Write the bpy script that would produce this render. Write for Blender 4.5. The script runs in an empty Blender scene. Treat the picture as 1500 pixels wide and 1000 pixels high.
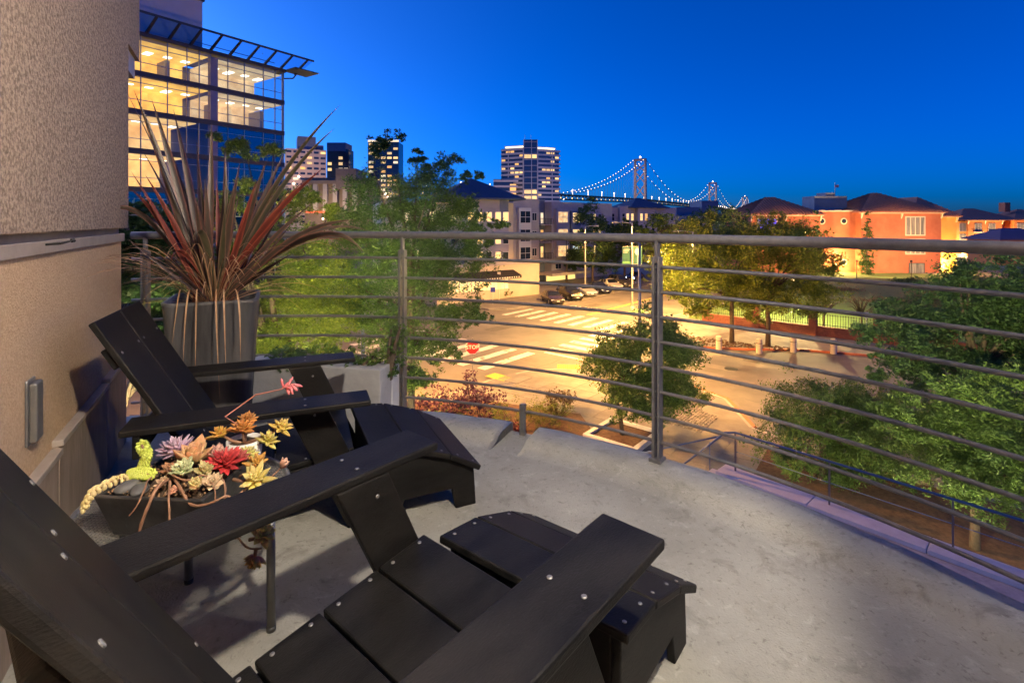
import bpy, math, random
import numpy as np
from mathutils import Vector, Matrix

R = math.radians
sc = bpy.context.scene
col = sc.collection
random.seed(7)

# ------------------------------------------------------------------ camera, sky, sun, exposure
CAM_Z = 1.2
cam = bpy.data.cameras.new('camera'); cam_o = bpy.data.objects.new('camera', cam); col.objects.link(cam_o)
cam_o.location = (0, 0, CAM_Z); cam_o.rotation_euler = (math.pi/2, 0, 0)
cam.lens = 18; cam.sensor_width = 36; cam.shift_y = -(500-325)/1500
cam.clip_start = .03; cam.clip_end = 12000
sc.camera = cam_o
SUN_EL, SUN_ROT = 5.0, -56.0
world = bpy.data.worlds.new('World'); sc.world = world; world.use_nodes = True
wn = world.node_tree; sky = wn.nodes.new('ShaderNodeTexSky'); sky.sky_type = 'NISHITA'; sky.sun_disc = False
sky.sun_elevation = R(SUN_EL); sky.sun_rotation = R(SUN_ROT); sky.altitude = 0
sky.air_density = .57; sky.dust_density = 1.7; sky.ozone_density = 9
wn.links.new(sky.outputs[0], wn.nodes['Background'].inputs[0]); wn.nodes['Background'].inputs[1].default_value = .13
sun = bpy.data.lights.new('sun', 'SUN'); sun_o = bpy.data.objects.new('sun', sun); col.objects.link(sun_o)
sun.energy = .30; sun.angle = R(60); sun.color = (.95, .9, 1)
_sd = Vector((math.sin(R(SUN_ROT))*math.cos(R(SUN_EL+12)), math.cos(R(SUN_ROT))*math.cos(R(SUN_EL+12)), math.sin(R(SUN_EL+12))))
sun_o.rotation_euler = _sd.to_track_quat('Z', 'Y').to_euler()   # afterglow just past sunset
sc.view_settings.view_transform = 'Standard'; sc.view_settings.look = 'None'
sc.view_settings.exposure = 1.5; sc.view_settings.gamma = 1
sc.render.engine = 'CYCLES'
sc.cycles.use_denoising = True; sc.cycles.max_bounces = 6; sc.cycles.transparent_max_bounces = 12
sc.cycles.sample_clamp_indirect = 4; sc.cycles.caustics_reflective = False; sc.cycles.caustics_refractive = False

# ------------------------------------------------------------------ frames of reference
F, HY, GZ = 750., 325., -8.3
def at(x, y, d):                     # a place seen at a photo pixel, d metres ahead
    return Vector(((x-750)*d/F, d, CAM_Z-(y-HY)*d/F))
def ground(x, y, z=GZ):
    d = (CAM_Z-z)*F/(y-HY); return Vector(((x-750)*d/F, d, z))
def S(a, b, z=GZ): return Vector((.643*a+.766*b, .766*a-.643*b, z))   # street grid
UA = Vector((.643, .766, 0)); UB = Vector((.766, -.643, 0)); UZ = Vector((0, 0, 1))

# ------------------------------------------------------------------ materials
def M(name, c, c2=None, scale=4., rough=.6, bump=0., bscale=60., metal=0., spec=.5, emit=0., detail=5., stretch=None, mix=(.35, .65), island=0.):
    m = bpy.data.materials.new(name); m.use_nodes = True; n = m.node_tree; b = n.nodes['Principled BSDF']
    b.inputs['Roughness'].default_value = rough; b.inputs['Metallic'].default_value = metal
    b.inputs['Specular IOR Level'].default_value = spec
    b.inputs['Base Color'].default_value = (*c, 1)
    tc = n.nodes.new('ShaderNodeTexCoord'); src = tc.outputs['Object']
    if stretch:
        mp = n.nodes.new('ShaderNodeMapping'); mp.inputs['Scale'].default_value = stretch
        n.links.new(src, mp.inputs[0]); src = mp.outputs[0]
    last = None
    if c2:
        t = n.nodes.new('ShaderNodeTexNoise'); t.inputs['Scale'].default_value = scale; t.inputs['Detail'].default_value = detail
        t.inputs['Roughness'].default_value = .65
        n.links.new(src, t.inputs['Vector'])
        r = n.nodes.new('ShaderNodeValToRGB'); r.color_ramp.elements[0].position = mix[0]; r.color_ramp.elements[1].position = mix[1]
        r.color_ramp.elements[0].color = (*c, 1); r.color_ramp.elements[1].color = (*c2, 1)
        n.links.new(t.outputs['Fac'], r.inputs[0]); last = r.outputs[0]
    if island and last is None:
        rgb = n.nodes.new('ShaderNodeRGB'); rgb.outputs[0].default_value = (*c, 1); last = rgb.outputs[0]
    if island:
        g = n.nodes.new('ShaderNodeNewGeometry'); mr = n.nodes.new('ShaderNodeMapRange')
        mr.inputs['To Min'].default_value = 1-island; mr.inputs['To Max'].default_value = 1+island
        n.links.new(g.outputs['Random Per Island'], mr.inputs['Value'])
        mm = n.nodes.new('ShaderNodeVectorMath'); mm.operation = 'SCALE'
        n.links.new(last, mm.inputs[0]); n.links.new(mr.outputs[0], mm.inputs['Scale']); last = mm.outputs[0]
    if last is not None: n.links.new(last, b.inputs['Base Color'])
    if emit:
        b.inputs['Emission Color'].default_value = (*c, 1); b.inputs['Emission Strength'].default_value = emit
        if last is not None: n.links.new(last, b.inputs['Emission Color'])
    if bump:
        t2 = n.nodes.new('ShaderNodeTexNoise'); t2.inputs['Scale'].default_value = bscale; t2.inputs['Detail'].default_value = 4
        n.links.new(src, t2.inputs['Vector'])
        bp = n.nodes.new('ShaderNodeBump'); bp.inputs['Strength'].default_value = bump; bp.inputs['Distance'].default_value = .01
        n.links.new(t2.outputs['Fac'], bp.inputs['Height']); n.links.new(bp.outputs[0], b.inputs['Normal'])
    return m
def leafmat(name, c, c2, trans=.35):
    m = bpy.data.materials.new(name); m.use_nodes = True; n = m.node_tree; b = n.nodes['Principled BSDF']
    b.inputs['Roughness'].default_value = .5; b.inputs['Specular IOR Level'].default_value = .3
    g = n.nodes.new('ShaderNodeNewGeometry'); r = n.nodes.new('ShaderNodeValToRGB')
    r.color_ramp.elements[0].color = (*c, 1); r.color_ramp.elements[1].color = (*c2, 1)
    n.links.new(g.outputs['Random Per Island'], r.inputs[0]); n.links.new(r.outputs[0], b.inputs['Base Color'])
    t = n.nodes.new('ShaderNodeBsdfTranslucent'); n.links.new(r.outputs[0], t.inputs[0])
    mx = n.nodes.new('ShaderNodeMixShader'); mx.inputs[0].default_value = trans
    n.links.new(b.outputs[0], mx.inputs[1]); n.links.new(t.outputs[0], mx.inputs[2])
    n.links.new(mx.outputs[0], n.nodes['Material Output'].inputs[0])
    return m
def glassmat(name, tint, gloss=.35, rough=.02):
    m = bpy.data.materials.new(name); m.use_nodes = True; n = m.node_tree; n.nodes.remove(n.nodes['Principled BSDF'])
    t = n.nodes.new('ShaderNodeBsdfTransparent'); t.inputs[0].default_value = (*tint, 1)
    g = n.nodes.new('ShaderNodeBsdfGlossy'); g.inputs['Roughness'].default_value = rough
    fr = n.nodes.new('ShaderNodeLayerWeight'); fr.inputs[0].default_value = gloss
    mx = n.nodes.new('ShaderNodeMixShader'); n.links.new(fr.outputs['Fresnel'], mx.inputs[0])
    n.links.new(t.outputs[0], mx.inputs[1]); n.links.new(g.outputs[0], mx.inputs[2])
    n.links.new(mx.outputs[0], n.nodes['Material Output'].inputs[0]); return m
def lampmat(name, c, e):
    m = bpy.data.materials.new(name); m.use_nodes = True; b = m.node_tree.nodes['Principled BSDF']
    b.inputs['Base Color'].default_value = (*c, 1); b.inputs['Emission Color'].default_value = (*c, 1); b.inputs['Emission Strength'].default_value = e
    return m

# ------------------------------------------------------------------ mesh helpers
class MB:
    def __init__(s): s.v = []; s.f = []
    def add(s, vs, fs):
        k = len(s.v); s.v += [tuple(p) for p in vs]; s.f += [tuple(i+k for i in f) for f in fs]; return s
    def obox(s, o, ax, ay, az):      # corner and three edge vectors
        o = Vector(o); ax = Vector(ax); ay = Vector(ay); az = Vector(az)
        p = [o, o+ax, o+ax+ay, o+ay, o+az, o+ax+az, o+ax+ay+az, o+ay+az]
        fs = [(3, 2, 1, 0), (4, 5, 6, 7), (0, 1, 5, 4), (1, 2, 6, 5), (2, 3, 7, 6), (3, 0, 4, 7)]
        if ax.cross(ay).dot(az) < 0: fs = [f[::-1] for f in fs]
        return s.add(p, fs)
    def box(s, x0, x1, y0, y1, z0, z1): return s.obox((x0, y0, z0), (x1-x0, 0, 0), (0, y1-y0, 0), (0, 0, z1-z0))
    def prism(s, pts, vec):          # planar outline pushed along vec
        n = len(pts); pts = [Vector(p) for p in pts]; vec = Vector(vec); q = [p+vec for p in pts]
        return s.add(pts+q, [tuple(range(n))[::-1], tuple(range(n, 2*n))]+[(i, (i+1) % n, n+(i+1) % n, n+i) for i in range(n)])
    def tube(s, pts, r, seg=8, closed=False):
        pts = [Vector(p) for p in pts]; n = len(pts)
        rs = r if hasattr(r, '__len__') else [r]*n
        k = len(s.v); up = None
        for i, p in enumerate(pts):
            if closed: t = pts[(i+1) % n]-pts[i-1]
            else: t = pts[min(i+1, n-1)]-pts[max(i-1, 0)]
            t = t.normalized() if t.length > 1e-9 else Vector((0, 0, 1))
            if up is None:
                up = Vector((0, 0, 1)) if abs(t.z) < .9 else Vector((1, 0, 0))
            a = t.cross(up).normalized(); up = a.cross(t).normalized()
            for j in range(seg):
                w = 2*math.pi*j/seg; s.v.append(tuple(p+(a*math.cos(w)+up*math.sin(w))*rs[i]))
        m = n if closed else n-1
        for i in range(m):
            for j in range(seg):
                i2 = (i+1) % n; s.f.append((k+i*seg+j, k+i*seg+(j+1) % seg, k+i2*seg+(j+1) % seg, k+i2*seg+j))
        if not closed:
            s.f.append(tuple(k+j for j in range(seg))[::-1]); s.f.append(tuple(k+(n-1)*seg+j for j in range(seg)))
        return s
    def lathe(s, prof, seg=16, c=(0, 0, 0)):
        k = len(s.v); c = Vector(c)
        for r, z in prof:
            for j in range(seg):
                w = 2*math.pi*j/seg; s.v.append((c.x+r*math.cos(w), c.y+r*math.sin(w), c.z+z))
        for i in range(len(prof)-1):
            for j in range(seg): s.f.append((k+i*seg+j, k+i*seg+(j+1) % seg, k+(i+1)*seg+(j+1) % seg, k+(i+1)*seg+j))
        s.f.append(tuple(k+j for j in range(seg))[::-1]); s.f.append(tuple(k+(len(prof)-1)*seg+j for j in range(seg)))
        return s
    def ball(s, c, r, seg=8, rings=6, sz=1.):
        prof = [(max(r*math.sin(math.pi*i/rings), r*.02), -r*sz*math.cos(math.pi*i/rings)) for i in range(rings+1)]
        return s.lathe(prof, seg, c)
    def arc(s, c, r0, r1, z0, z1, t0, t1, n):  # ring sector, angles from +Y clockwise
        for i in range(n):
            a, b = t0+(t1-t0)*i/n, t0+(t1-t0)*(i+1)/n
            P = lambda r, t, z: (c[0]+r*math.sin(t), c[1]+r*math.cos(t), z)
            vs = [P(r0, a, z0), P(r1, a, z0), P(r1, b, z0), P(r0, b, z0), P(r0, a, z1), P(r1, a, z1), P(r1, b, z1), P(r0, b, z1)]
            fs = [(0, 1, 2, 3), (7, 6, 5, 4), (1, 5, 6, 2), (0, 3, 7, 4)]
            if i == 0: fs.append((0, 4, 5, 1))
            if i == n-1: fs.append((3, 2, 6, 7))
            s.add(vs, fs)
        return s
    def mesh(s, name):
        me = bpy.data.meshes.new(name); me.from_pydata(s.v, [], s.f); me.update(); return me
    def build(s, name, mat, parent=None, smooth=False, bevel=0., loc=None, rot=None):
        me = s.mesh(name)
        if smooth: me.polygons.foreach_set('use_smooth', [True]*len(me.polygons))
        return link(name, me, mat, parent, bevel, loc, rot)
def link(name, me, mat=None, parent=None, bevel=0., loc=None, rot=None):
    o = bpy.data.objects.new(name, me); col.objects.link(o)
    if mat and not me.materials: me.materials.append(mat)
    o.parent = parent
    if loc is not None: o.location = loc
    if rot is not None: o.rotation_euler = rot
    if bevel:
        b = o.modifiers.new('bevel', 'BEVEL'); b.width = bevel; b.segments = 2; b.limit_method = 'ANGLE'
    return o
def tag(o, label=None, cat=None, group=None, kind=None):
    if label: o['label'] = label
    if cat: o['category'] = cat
    if group: o['group'] = group
    if kind: o['kind'] = kind
    return o
def thing(name, label, cat, loc=(0, 0, 0), rz=0., group=None):
    o = bpy.data.objects.new(name, None); col.objects.link(o); o.location = loc; o.rotation_euler = (0, 0, rz)
    o.empty_display_size = .1
    return tag(o, label, cat, group)
def copy_tree(o, parent=None):
    c = o.copy(); col.objects.link(c); c.parent = parent
    for ch in list(o.children): copy_tree(ch, c)
    return c
def struct(o): o['kind'] = 'structure'; return o
def text_mesh(txt, size):
    cu = bpy.data.curves.new('t', 'FONT'); cu.body = txt; cu.size = size; cu.align_x = 'CENTER'; cu.align_y = 'CENTER'; cu.extrude = .004
    o = bpy.data.objects.new('t', cu); col.objects.link(o)
    me = bpy.data.meshes.new_from_object(o.evaluated_get(bpy.context.evaluated_depsgraph_get()))
    bpy.data.objects.remove(o); return me
def frame_rot(x, z):                 # rotation whose local X is x and local Z is near z
    x = Vector(x).normalized(); y = Vector(z).cross(x).normalized(); z = x.cross(y)
    return Matrix((x, y, z)).transposed().to_euler()

# ------------------------------------------------------------------ palette
m = {}
def concrete(name, c0, c1, stain):
    mt = M(name, c0, c1, 1.3, .62, .35, 140, spec=.3, detail=12, mix=(.38, .62)); n = mt.node_tree; b = n.nodes['Principled BSDF']
    src = b.inputs['Base Color'].links[0].from_socket; tc = next(x for x in n.nodes if x.type == 'TEX_COORD')
    for sc_, lo, hi, k, col_ in ((48, .56, .66, .6, stain), (7, .54, .68, .5, stain), (19, .34, .44, .4, tuple(min(1, x*1.35) for x in c1))):
        t = n.nodes.new('ShaderNodeTexNoise'); t.inputs['Scale'].default_value = sc_; t.inputs['Detail'].default_value = 9; t.inputs['Roughness'].default_value = .7; t.inputs['Distortion'].default_value = .6
        n.links.new(tc.outputs['Object'], t.inputs['Vector']); r = n.nodes.new('ShaderNodeMapRange'); r.inputs['From Min'].default_value = lo; r.inputs['From Max'].default_value = hi
        r.inputs['To Min'].default_value = 0 if lo > .5 else k; r.inputs['To Max'].default_value = k if lo > .5 else 0
        n.links.new(t.outputs['Fac'], r.inputs['Value']); mx = n.nodes.new('ShaderNodeMix'); mx.data_type = 'RGBA'
        n.links.new(r.outputs[0], mx.inputs['Factor']); n.links.new(src, mx.inputs['A']); mx.inputs['B'].default_value = (*col_, 1); src = mx.outputs['Result']
    v = n.nodes.new('ShaderNodeTexVoronoi'); v.feature = 'DISTANCE_TO_EDGE'; v.inputs['Scale'].default_value = .55; v.inputs['Randomness'].default_value = 1
    t = n.nodes.new('ShaderNodeTexNoise'); t.inputs['Scale'].default_value = 3; t.inputs['Detail'].default_value = 6; va = n.nodes.new('ShaderNodeVectorMath'); va.operation = 'MULTIPLY_ADD'; va.inputs[1].default_value = (.35, .35, .35)
    n.links.new(tc.outputs['Object'], t.inputs['Vector']); n.links.new(t.outputs['Color'], va.inputs[0]); n.links.new(tc.outputs['Object'], va.inputs[2]); n.links.new(va.outputs[0], v.inputs['Vector'])
    r = n.nodes.new('ShaderNodeMapRange'); r.inputs['From Min'].default_value = 0; r.inputs['From Max'].default_value = .0035; r.inputs['To Min'].default_value = .45; r.inputs['To Max'].default_value = 0
    n.links.new(v.outputs['Distance'], r.inputs['Value']); mx = n.nodes.new('ShaderNodeMix'); mx.data_type = 'RGBA'; n.links.new(r.outputs[0], mx.inputs['Factor']); n.links.new(src, mx.inputs['A']); mx.inputs['B'].default_value = (*stain, 1)
    n.links.new(mx.outputs['Result'], b.inputs['Base Color']); return mt
m['floor'] = concrete('balcony_concrete', (.215, .21, .185), (.31, .304, .27), (.10, .094, .08))
m['curb'] = concrete('curb_concrete', (.225, .22, .196), (.33, .322, .29), (.09, .085, .07))
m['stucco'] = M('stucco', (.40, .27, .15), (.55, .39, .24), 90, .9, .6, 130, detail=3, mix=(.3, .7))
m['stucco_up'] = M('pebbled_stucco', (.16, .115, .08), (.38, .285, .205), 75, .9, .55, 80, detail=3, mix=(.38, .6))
m['flash'] = M('painted_flashing', (.26, .22, .19), (.34, .29, .25), 8, .5, .05)
m['basepanel'] = M('base_panel', (.22, .17, .13), (.32, .25, .20), 14, .7, .3, 70, stretch=(1, 1, .25))
m['rail'] = M('grey_metal_paint', (.115, .11, .115), (.155, .148, .152), 30, .38, .05, 120, metal=.35)
m['plastic'] = M('black_recycled_plastic', (.0035, .0035, .0038), (.0105, .01, .0097), 9, .5, .2, 240, spec=.13, detail=9, stretch=(.5, 1.5, 1.5))
m['screw'] = M('steel_screw', (.22, .22, .22), None, rough=.5, metal=.8)
m['gap'] = M('dark_void', (.01, .01, .01), rough=.9)
m['tube'] = M('table_metal', (.17, .17, .17), (.22, .22, .21), 20, .4, metal=.6)
m['ceramic'] = M('black_ceramic', (.012, .012, .013), (.03, .03, .03), 18, .4, .15, 60)
m['soil'] = M('potting_soil', (.02, .013, .008), (.09, .055, .03), 120, .95, 1., 150)
m['pebble'] = M('dark_pebble', (.06, .06, .062), (.10, .10, .10), 30, .6, .1)
m['pot'] = M('weathered_zinc', (.014, .014, .016), (.075, .075, .079), 5, .6, .25, 30, stretch=(1.6, 1.6, .22), mix=(.34, .68), detail=10)
m['whitepot'] = M('white_glazed_pot', (.62, .6, .56), (.7, .68, .65), 10, .4)
m['stem'] = M('succulent_stem', (.16, .075, .04), (.28, .15, .09), 30, .7, .2)
m['dry'] = M('dry_leaf', (.28, .15, .07), (.46, .29, .16), 12, .7, island=.25)
m['concrete'] = M('grey_concrete', (.24, .24, .25), (.36, .36, .37), 3, .8, .3, 30)
m['paleconc'] = M('pale_concrete', (.42, .42, .44), (.52, .52, .54), 2, .7, .2, 30)
m['bluerail'] = M('blue_grey_handrail', (.05, .10, .22), None, rough=.4, metal=.2)
# ================================================================== BALCONY
BC, BR = (-1.26, .02), 3.16
def ring(r, t, z): return Vector((BC[0]+r*math.sin(t), BC[1]+r*math.cos(t), z))
mb = MB(); mb.lathe([(3.19, -.34), (3.19, -.002), (3.15, 0)], 128, (BC[0], BC[1], 0))
struct(mb.build('balcony_floor', m['floor']))
# low curb, cast in two arcs with a drain notch between them
def curb(t0, t1, n):
    mb = MB(); prof = [(BR-.25, .0), (BR-.20, .004), (BR-.165, .016), (BR-.14, .031), (BR-.10, .04), (BR+.045, .042), (BR+.055, .034), (BR+.055, -.36), (BR-.02, -.36)]
    k = len(prof)
    for i in range(n+1):
        t = t0+(t1-t0)*i/n
        for j, (r, z) in enumerate(prof):
            w = .002*math.sin(t*37+j)+.0015*math.sin(t*91+2*j) if j in (0, 1, 2, 3) else 0
            mb.v.append(tuple(ring(r+w, t, z+(.002*math.sin(t*53) if j in (3, 4, 5) else 0))))
    for i in range(n):
        for j in range(k-1): mb.f.append((i*k+j, i*k+j+1, (i+1)*k+j+1, (i+1)*k+j))
    mb.f.append(tuple(range(k))); mb.f.append(tuple(range(n*k, n*k+k))[::-1])
    return struct(mb.build('balcony_curb', m['curb'], smooth=True))
curb(R(-22), R(23.2), 60); curb(R(26.2), R(100), 90)

# ------------------------------------------------------------------ railing
rl = thing('balcony_railing', 'curved grey metal balcony railing with eight thin bars under a round top rail', 'railing', (BC[0], BC[1], 0))
def rail_arc(z, r, name, seg=10, t0=-18.2, t1=96):
    mb = MB(); n = 90
    mb.tube([Vector((BR*math.sin(t), BR*math.cos(t), z)) for t in (R(t0+(t1-t0)*i/n) for i in range(n+1))], r, seg)
    return mb.build(name, m['rail'], rl, smooth=True)
rail_arc(1.12, .0215, 'top_rail', 16)
for i in range(8): rail_arc(.133+.121*i, .0085, 'bar', 8)
for t in (-16.9, 10.8, 38.5, 66.2, 93.9):
    ca = Vector((BR*math.sin(R(t)), BR*math.cos(R(t)), 0)); er = Vector((math.sin(R(t)), math.cos(R(t)), 0)); et = Vector((math.cos(R(t)), -math.sin(R(t)), 0))
    mb = MB()
    for s in (-1, 1): mb.obox(ca+et*(s*.0135-.006)-er*.024+UZ*.04, et*.012, er*.048, UZ*.99)
    mb.obox(ca-et*.0075-er*.018+UZ*1.0, et*.015, er*.036, UZ*.11)
    mb.obox(ca-et*.03-er*.035+UZ*.035, et*.06, er*.07, UZ*.022)
    mb.build('post', m['rail'], rl, bevel=.002)
t = R(24.7); ca = Vector((BR*math.sin(t), BR*math.cos(t), 0)); et = Vector((math.cos(t), -math.sin(t), 0)); er = Vector((math.sin(t), math.cos(t), 0))
mb = MB(); mb.obox(ca-et*.016-er*.012-UZ*.04, et*.032, er*.024, UZ*.215); mb.build('short_post', m['rail'], rl, bevel=.002)

# ------------------------------------------------------------------ stucco side wall
W0 = Vector((-1.87, 2.30, 0)); WT = Vector((-.47, .883, 0)).normalized(); WN = Vector((.883, .47, 0)).normalized()
def wp(t, z, n=0.): return W0+WT*t+WN*n+UZ*z
TE = .56
wall = thing('stucco_wall', 'tan stucco side wall with a metal reveal strip beside the black chairs', 'wall', W0)
def wbox(name, mat, t0, t1, z0, z1, n0, n1, bevel=0.):
    mb = MB(); mb.obox(wp(t0, z0, n0)-W0, WT*(t1-t0), WN*(n1-n0), UZ*(z1-z0)); return mb.build(name, mat, wall, bevel=bevel)
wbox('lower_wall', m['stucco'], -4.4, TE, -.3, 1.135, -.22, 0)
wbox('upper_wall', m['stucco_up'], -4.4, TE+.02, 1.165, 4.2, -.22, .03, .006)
wbox('reveal_strip', m['flash'], -4.4, TE+.01, 1.135, 1.165, -.22, -.012)
wbox('reveal_flashing', m['flash'], -4.4, TE+.025, 1.095, 1.138, 0, .012, .003)
for i, (a, b, h) in enumerate([(-4.4, -1.5, .385), (-1.495, -.62, .40), (-.615, .10, .425), (.105, TE+.01, .44)]):
    wbox('base_panel', m['basepanel'], a, b, -.01, h, 0, .022, .004)
    wbox('base_cap', m['flash'], a, b, h, h+.022, 0, .034, .003)
mb = MB(); p0 = wp(-.72, 1.125, .0)-W0; mb.tube([p0, p0+WN*.05+UZ*.004, p0+WN*.075+WT*.02+UZ*.012], [.004, .004, .003], 8)
mb.tube([p0+WN*.073+WT*.018+UZ*.012, p0+WN*.08+WT*.024+UZ*.014], .007, 8); mb.build('bolt', m['ceramic'], wall)
# upper corner return of the building past the wall end
mb = MB(); a = at(183, 325, 3.25); d = Vector((-.25, 1, 0)).normalized(); 
cr = thing('corner_pier', 'dark grey stucco corner pier rising past the end of the side wall', 'wall', (a.x, a.y, 0))
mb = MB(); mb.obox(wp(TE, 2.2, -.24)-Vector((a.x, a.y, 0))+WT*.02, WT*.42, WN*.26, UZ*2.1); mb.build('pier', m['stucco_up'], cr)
mb = MB(); mb.obox(wp(TE, 2.08, -.2)-Vector((a.x, a.y, 0))+WT*.03, WT*.38, WN*.2, UZ*.12); mb.build('soffit_trim', m['flash'], cr)
# weatherproof outlet cover
ob = thing('outlet_cover', 'grey weatherproof outlet cover on the tan stucco wall', 'outlet', wp(-.83, .62))
for nm, mt, w0, z0, hh, n0, n1 in (('back_plate', 'rail', -.036, -.10, .20, 0, .008), ('lid', 'tube', -.030, -.09, .18, .008, .028)):
    mb = MB(); mb.obox(WT*w0+UZ*z0+WN*n0, WT*(-2*w0), WN*(n1-n0), UZ*hh); mb.build(nm, m[mt], ob, bevel=.006)

# ------------------------------------------------------------------ the building behind the camera with its porch light
bw = thing('house_wall', 'tan stucco house wall round the balcony door', 'wall', (0, -1.1, 0))
def hb(name, mat, *b): mb = MB(); mb.box(*b); return mb.build(name, mat, bw)
hb('rear_wall', m['stucco'], -1.2, 4.6, -.25, 0, -.3, 4.2)
mb = MB(); mb.prism([(.60, 1.60, -.3), (.60, .0, -.3), (4.6, .0, -.3), (4.6, 1.9, -.3), (3.1, 1.9, -.3)], (0, 0, 4.5)); mb.build('side_wall', m['stucco'], bw)
hb('soffit', m['paleconc'], -1.5, .597, .003, 1.55, 2.62, 2.8)
hb('door_panel', m['flash'], -.45, .5, .003, .05, 0, 2.1)
mb = MB(); mb.lathe([(2.55, GZ+1.1-1.1), (2.55, -.345)], 64, (BC[0], BC[1]+1.1, 0)); mb.build('lower_wall', m['stucco'], bw)
for th_, e_, zf, tilt_, cone, lb_ in ((-20, 3400, -1.1, 0, 50, 'flood lamp under the balcony turned to the leafy tree behind the flax'), (-5, 3000, -1.1, 0, 44, 'flood lamp under the balcony turned to the tall feathery tree'), (15.7, 4000, -1.1, -9, 26, 'flood lamp under the balcony turned to the small round tree'), (43.5, 12000, -1.1, 4, 34, 'flood lamp under the balcony turned to the big leafy tree')):  # unseen lamps added to brighten the trees
    d_ = Vector((math.sin(R(th_)), math.cos(R(th_)), 0)); t_ = thing('added_flood_lamp', lb_, 'lamp', Vector((BC[0], BC[1], zf))+d_*2.55, -R(th_), 'flood lamps under the balcony')
    mb = MB(); mb.box(-.12, .12, -.01, .16, -.1, .1); mb.build('housing', m['rail'], t_, bevel=.01); mb = MB(); mb.box(-.1, .1, .161, .168, -.08, .08); mb.build('lens', lampmat('added_flood_lens', (1, .85, .55), 6), t_)
    l_ = bpy.data.lights.new('added_flood_bulb', 'SPOT'); l_.energy = e_; l_.color = (1, .83, .40); l_.spot_size = R(cone); l_.spot_blend = .6; l_.shadow_soft_size = .1
    lo = bpy.data.objects.new('added_flood_bulb', l_); col.objects.link(lo); lo.parent = t_; lo.location = (0, .2, 0); lo.rotation_euler = (R(90+tilt_), 0, 0)
pl = thing('porch_light', 'round white porch light under the balcony soffit', 'lamp', (.456, .10, 2.62))
mb = MB(); mb.lathe([(.09, -.02), (.09, 0)], 20); mb.build('base', m['tube'], pl)
mb = MB(); mb.ball((0, 0, -.075), .07, 14, 10); o = mb.build('globe', lampmat('porch_globe', (1, .8, .58), 8), pl, smooth=True)
o.visible_shadow = True
la = bpy.data.lights.new('porch_bulb', 'POINT'); la.energy = 158; la.color = (1, .87, .71); la.shadow_soft_size = .05
lo = bpy.data.objects.new('porch_bulb', la); col.objects.link(lo); lo.parent = pl; lo.location = (0, 0, -.20)

ws = thing('fill_sconce', 'white half-round wall sconce on the house wall by the balcony', 'lamp', (1.70, .66, 2.05))  # added lamp out of view, fills the dark right of the floor
mb = MB(); mb.box(-.06, .06, -.03, .02, -.12, .12); mb.build('back_plate', m['tube'], ws, bevel=.004)
mb = MB(); mb.ball((0, .07, 0), .06, 14, 10, 1.4); mb.build('globe', bpy.data.materials['porch_globe'], ws, smooth=True)
la2 = bpy.data.lights.new('sconce_fill', 'POINT'); la2.energy = 24; la2.color = (1, .90, .77); la2.shadow_soft_size = .08
lo = bpy.data.objects.new('sconce_fill', la2); col.objects.link(lo); lo.parent = ws; lo.location = (-.02, .24, 0)

# ------------------------------------------------------------------ chairs and footstools
screw_me = MB().lathe([(.0052, 0), (.0052, .0015), (.004, .0025)], 10).mesh('screw'); screw_me.materials.append(m['screw'])
def screw(parent, p, nrm):
    o = link('screw', screw_me, None, parent); o.location = p; o.rotation_euler = Vector(nrm).to_track_quat('Z', 'Y').to_euler()
def board(parent, name, p, ex, ey, ez, bevel=.005):
    mb = MB(); mb.obox(p, ex, ey, ez); return mb.build(name, m['plastic'], parent, bevel=bevel)
def chair(label, loc, head, k):
    c = thing('lounge_chair', label, 'chair', loc, R(90-head), 'black slatted lounge chairs on the balcony'); c.scale = (k, k, k)
    for s in (-1, 1):
        board(c, 'arm', (-.80, s*.3325-.07, .518), (.80, 0, 0), (0, .14, 0), (0, 0, .022))
        mb = MB(); y0 = .2625 if s > 0 else -.2845
        mb.prism([(-.31, y0, .5175), (-.165, y0, .5175), (.07, y0, 0), (-.075, y0, 0)], (0, .022, 0)); mb.build('leg', m['plastic'], c, bevel=.004)
        mb = MB(); y1 = .236 if s > 0 else -.258
        mb.prism([(-.062, y1, .283), (-.075, y1, .19), (-.50, y1, .10), (-.86, y1, 0), (-1.0, y1, 0), (-.66, y1, .208)], (0, .022, 0)); mb.build('side_rail', m['plastic'], c, bevel=.003)
        for dy in (-.035, .035): screw(c, (-.235, s*.3325+dy, .54), (0, 0, 1))
        screw(c, (-.20, s*.2620, .47), (0, -s, 0)); screw(c, (-.20, s*.285, .47), (0, s, 0))
    sd = Vector((-1, 0, -.125)).normalized(); sn = Vector((-.125, 0, 1)).normalized()
    for i in range(4):
        p = Vector((-.05, -.2615, .289))+sd*(.152*i)
        board(c, 'seat_slat', p, sd*.145, Vector((0, .523, 0)), sn*.022)
        for s in (-1, 1):
            for q in (.03, .115): screw(c, p+sd*q+sn*.022+Vector((0, .2615+s*.243, 0)), sn)
    bd = Vector((-.58, 0, 1)).normalized(); bn = Vector((1, 0, .58)).normalized()
    b0 = Vector((-.505, 0, .19)); L = .80
    for s in (-1, 1):
        p = b0+Vector((0, .0025 if s > 0 else -.2615, 0))-bn*.022
        board(c, 'back_slat', p, bd*L, Vector((0, .259, 0)), bn*.022)
        for h in (.22, .66):
            for y in (.035, .225): screw(c, b0+bd*h+Vector((0, s*y, 0)), bn)
    p = b0+bd*.62-bn*.046
    board(c, 'back_brace', p+Vector((0, -.245, 0)), bd*.08, Vector((0, .49, 0)), bn*.023)
    p = Vector((-.765, -.395, .438))
    board(c, 'cross_brace', p, Vector((.024, 0, 0)), Vector((0, .79, 0)), Vector((0, 0, .08)))
    return c
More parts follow.
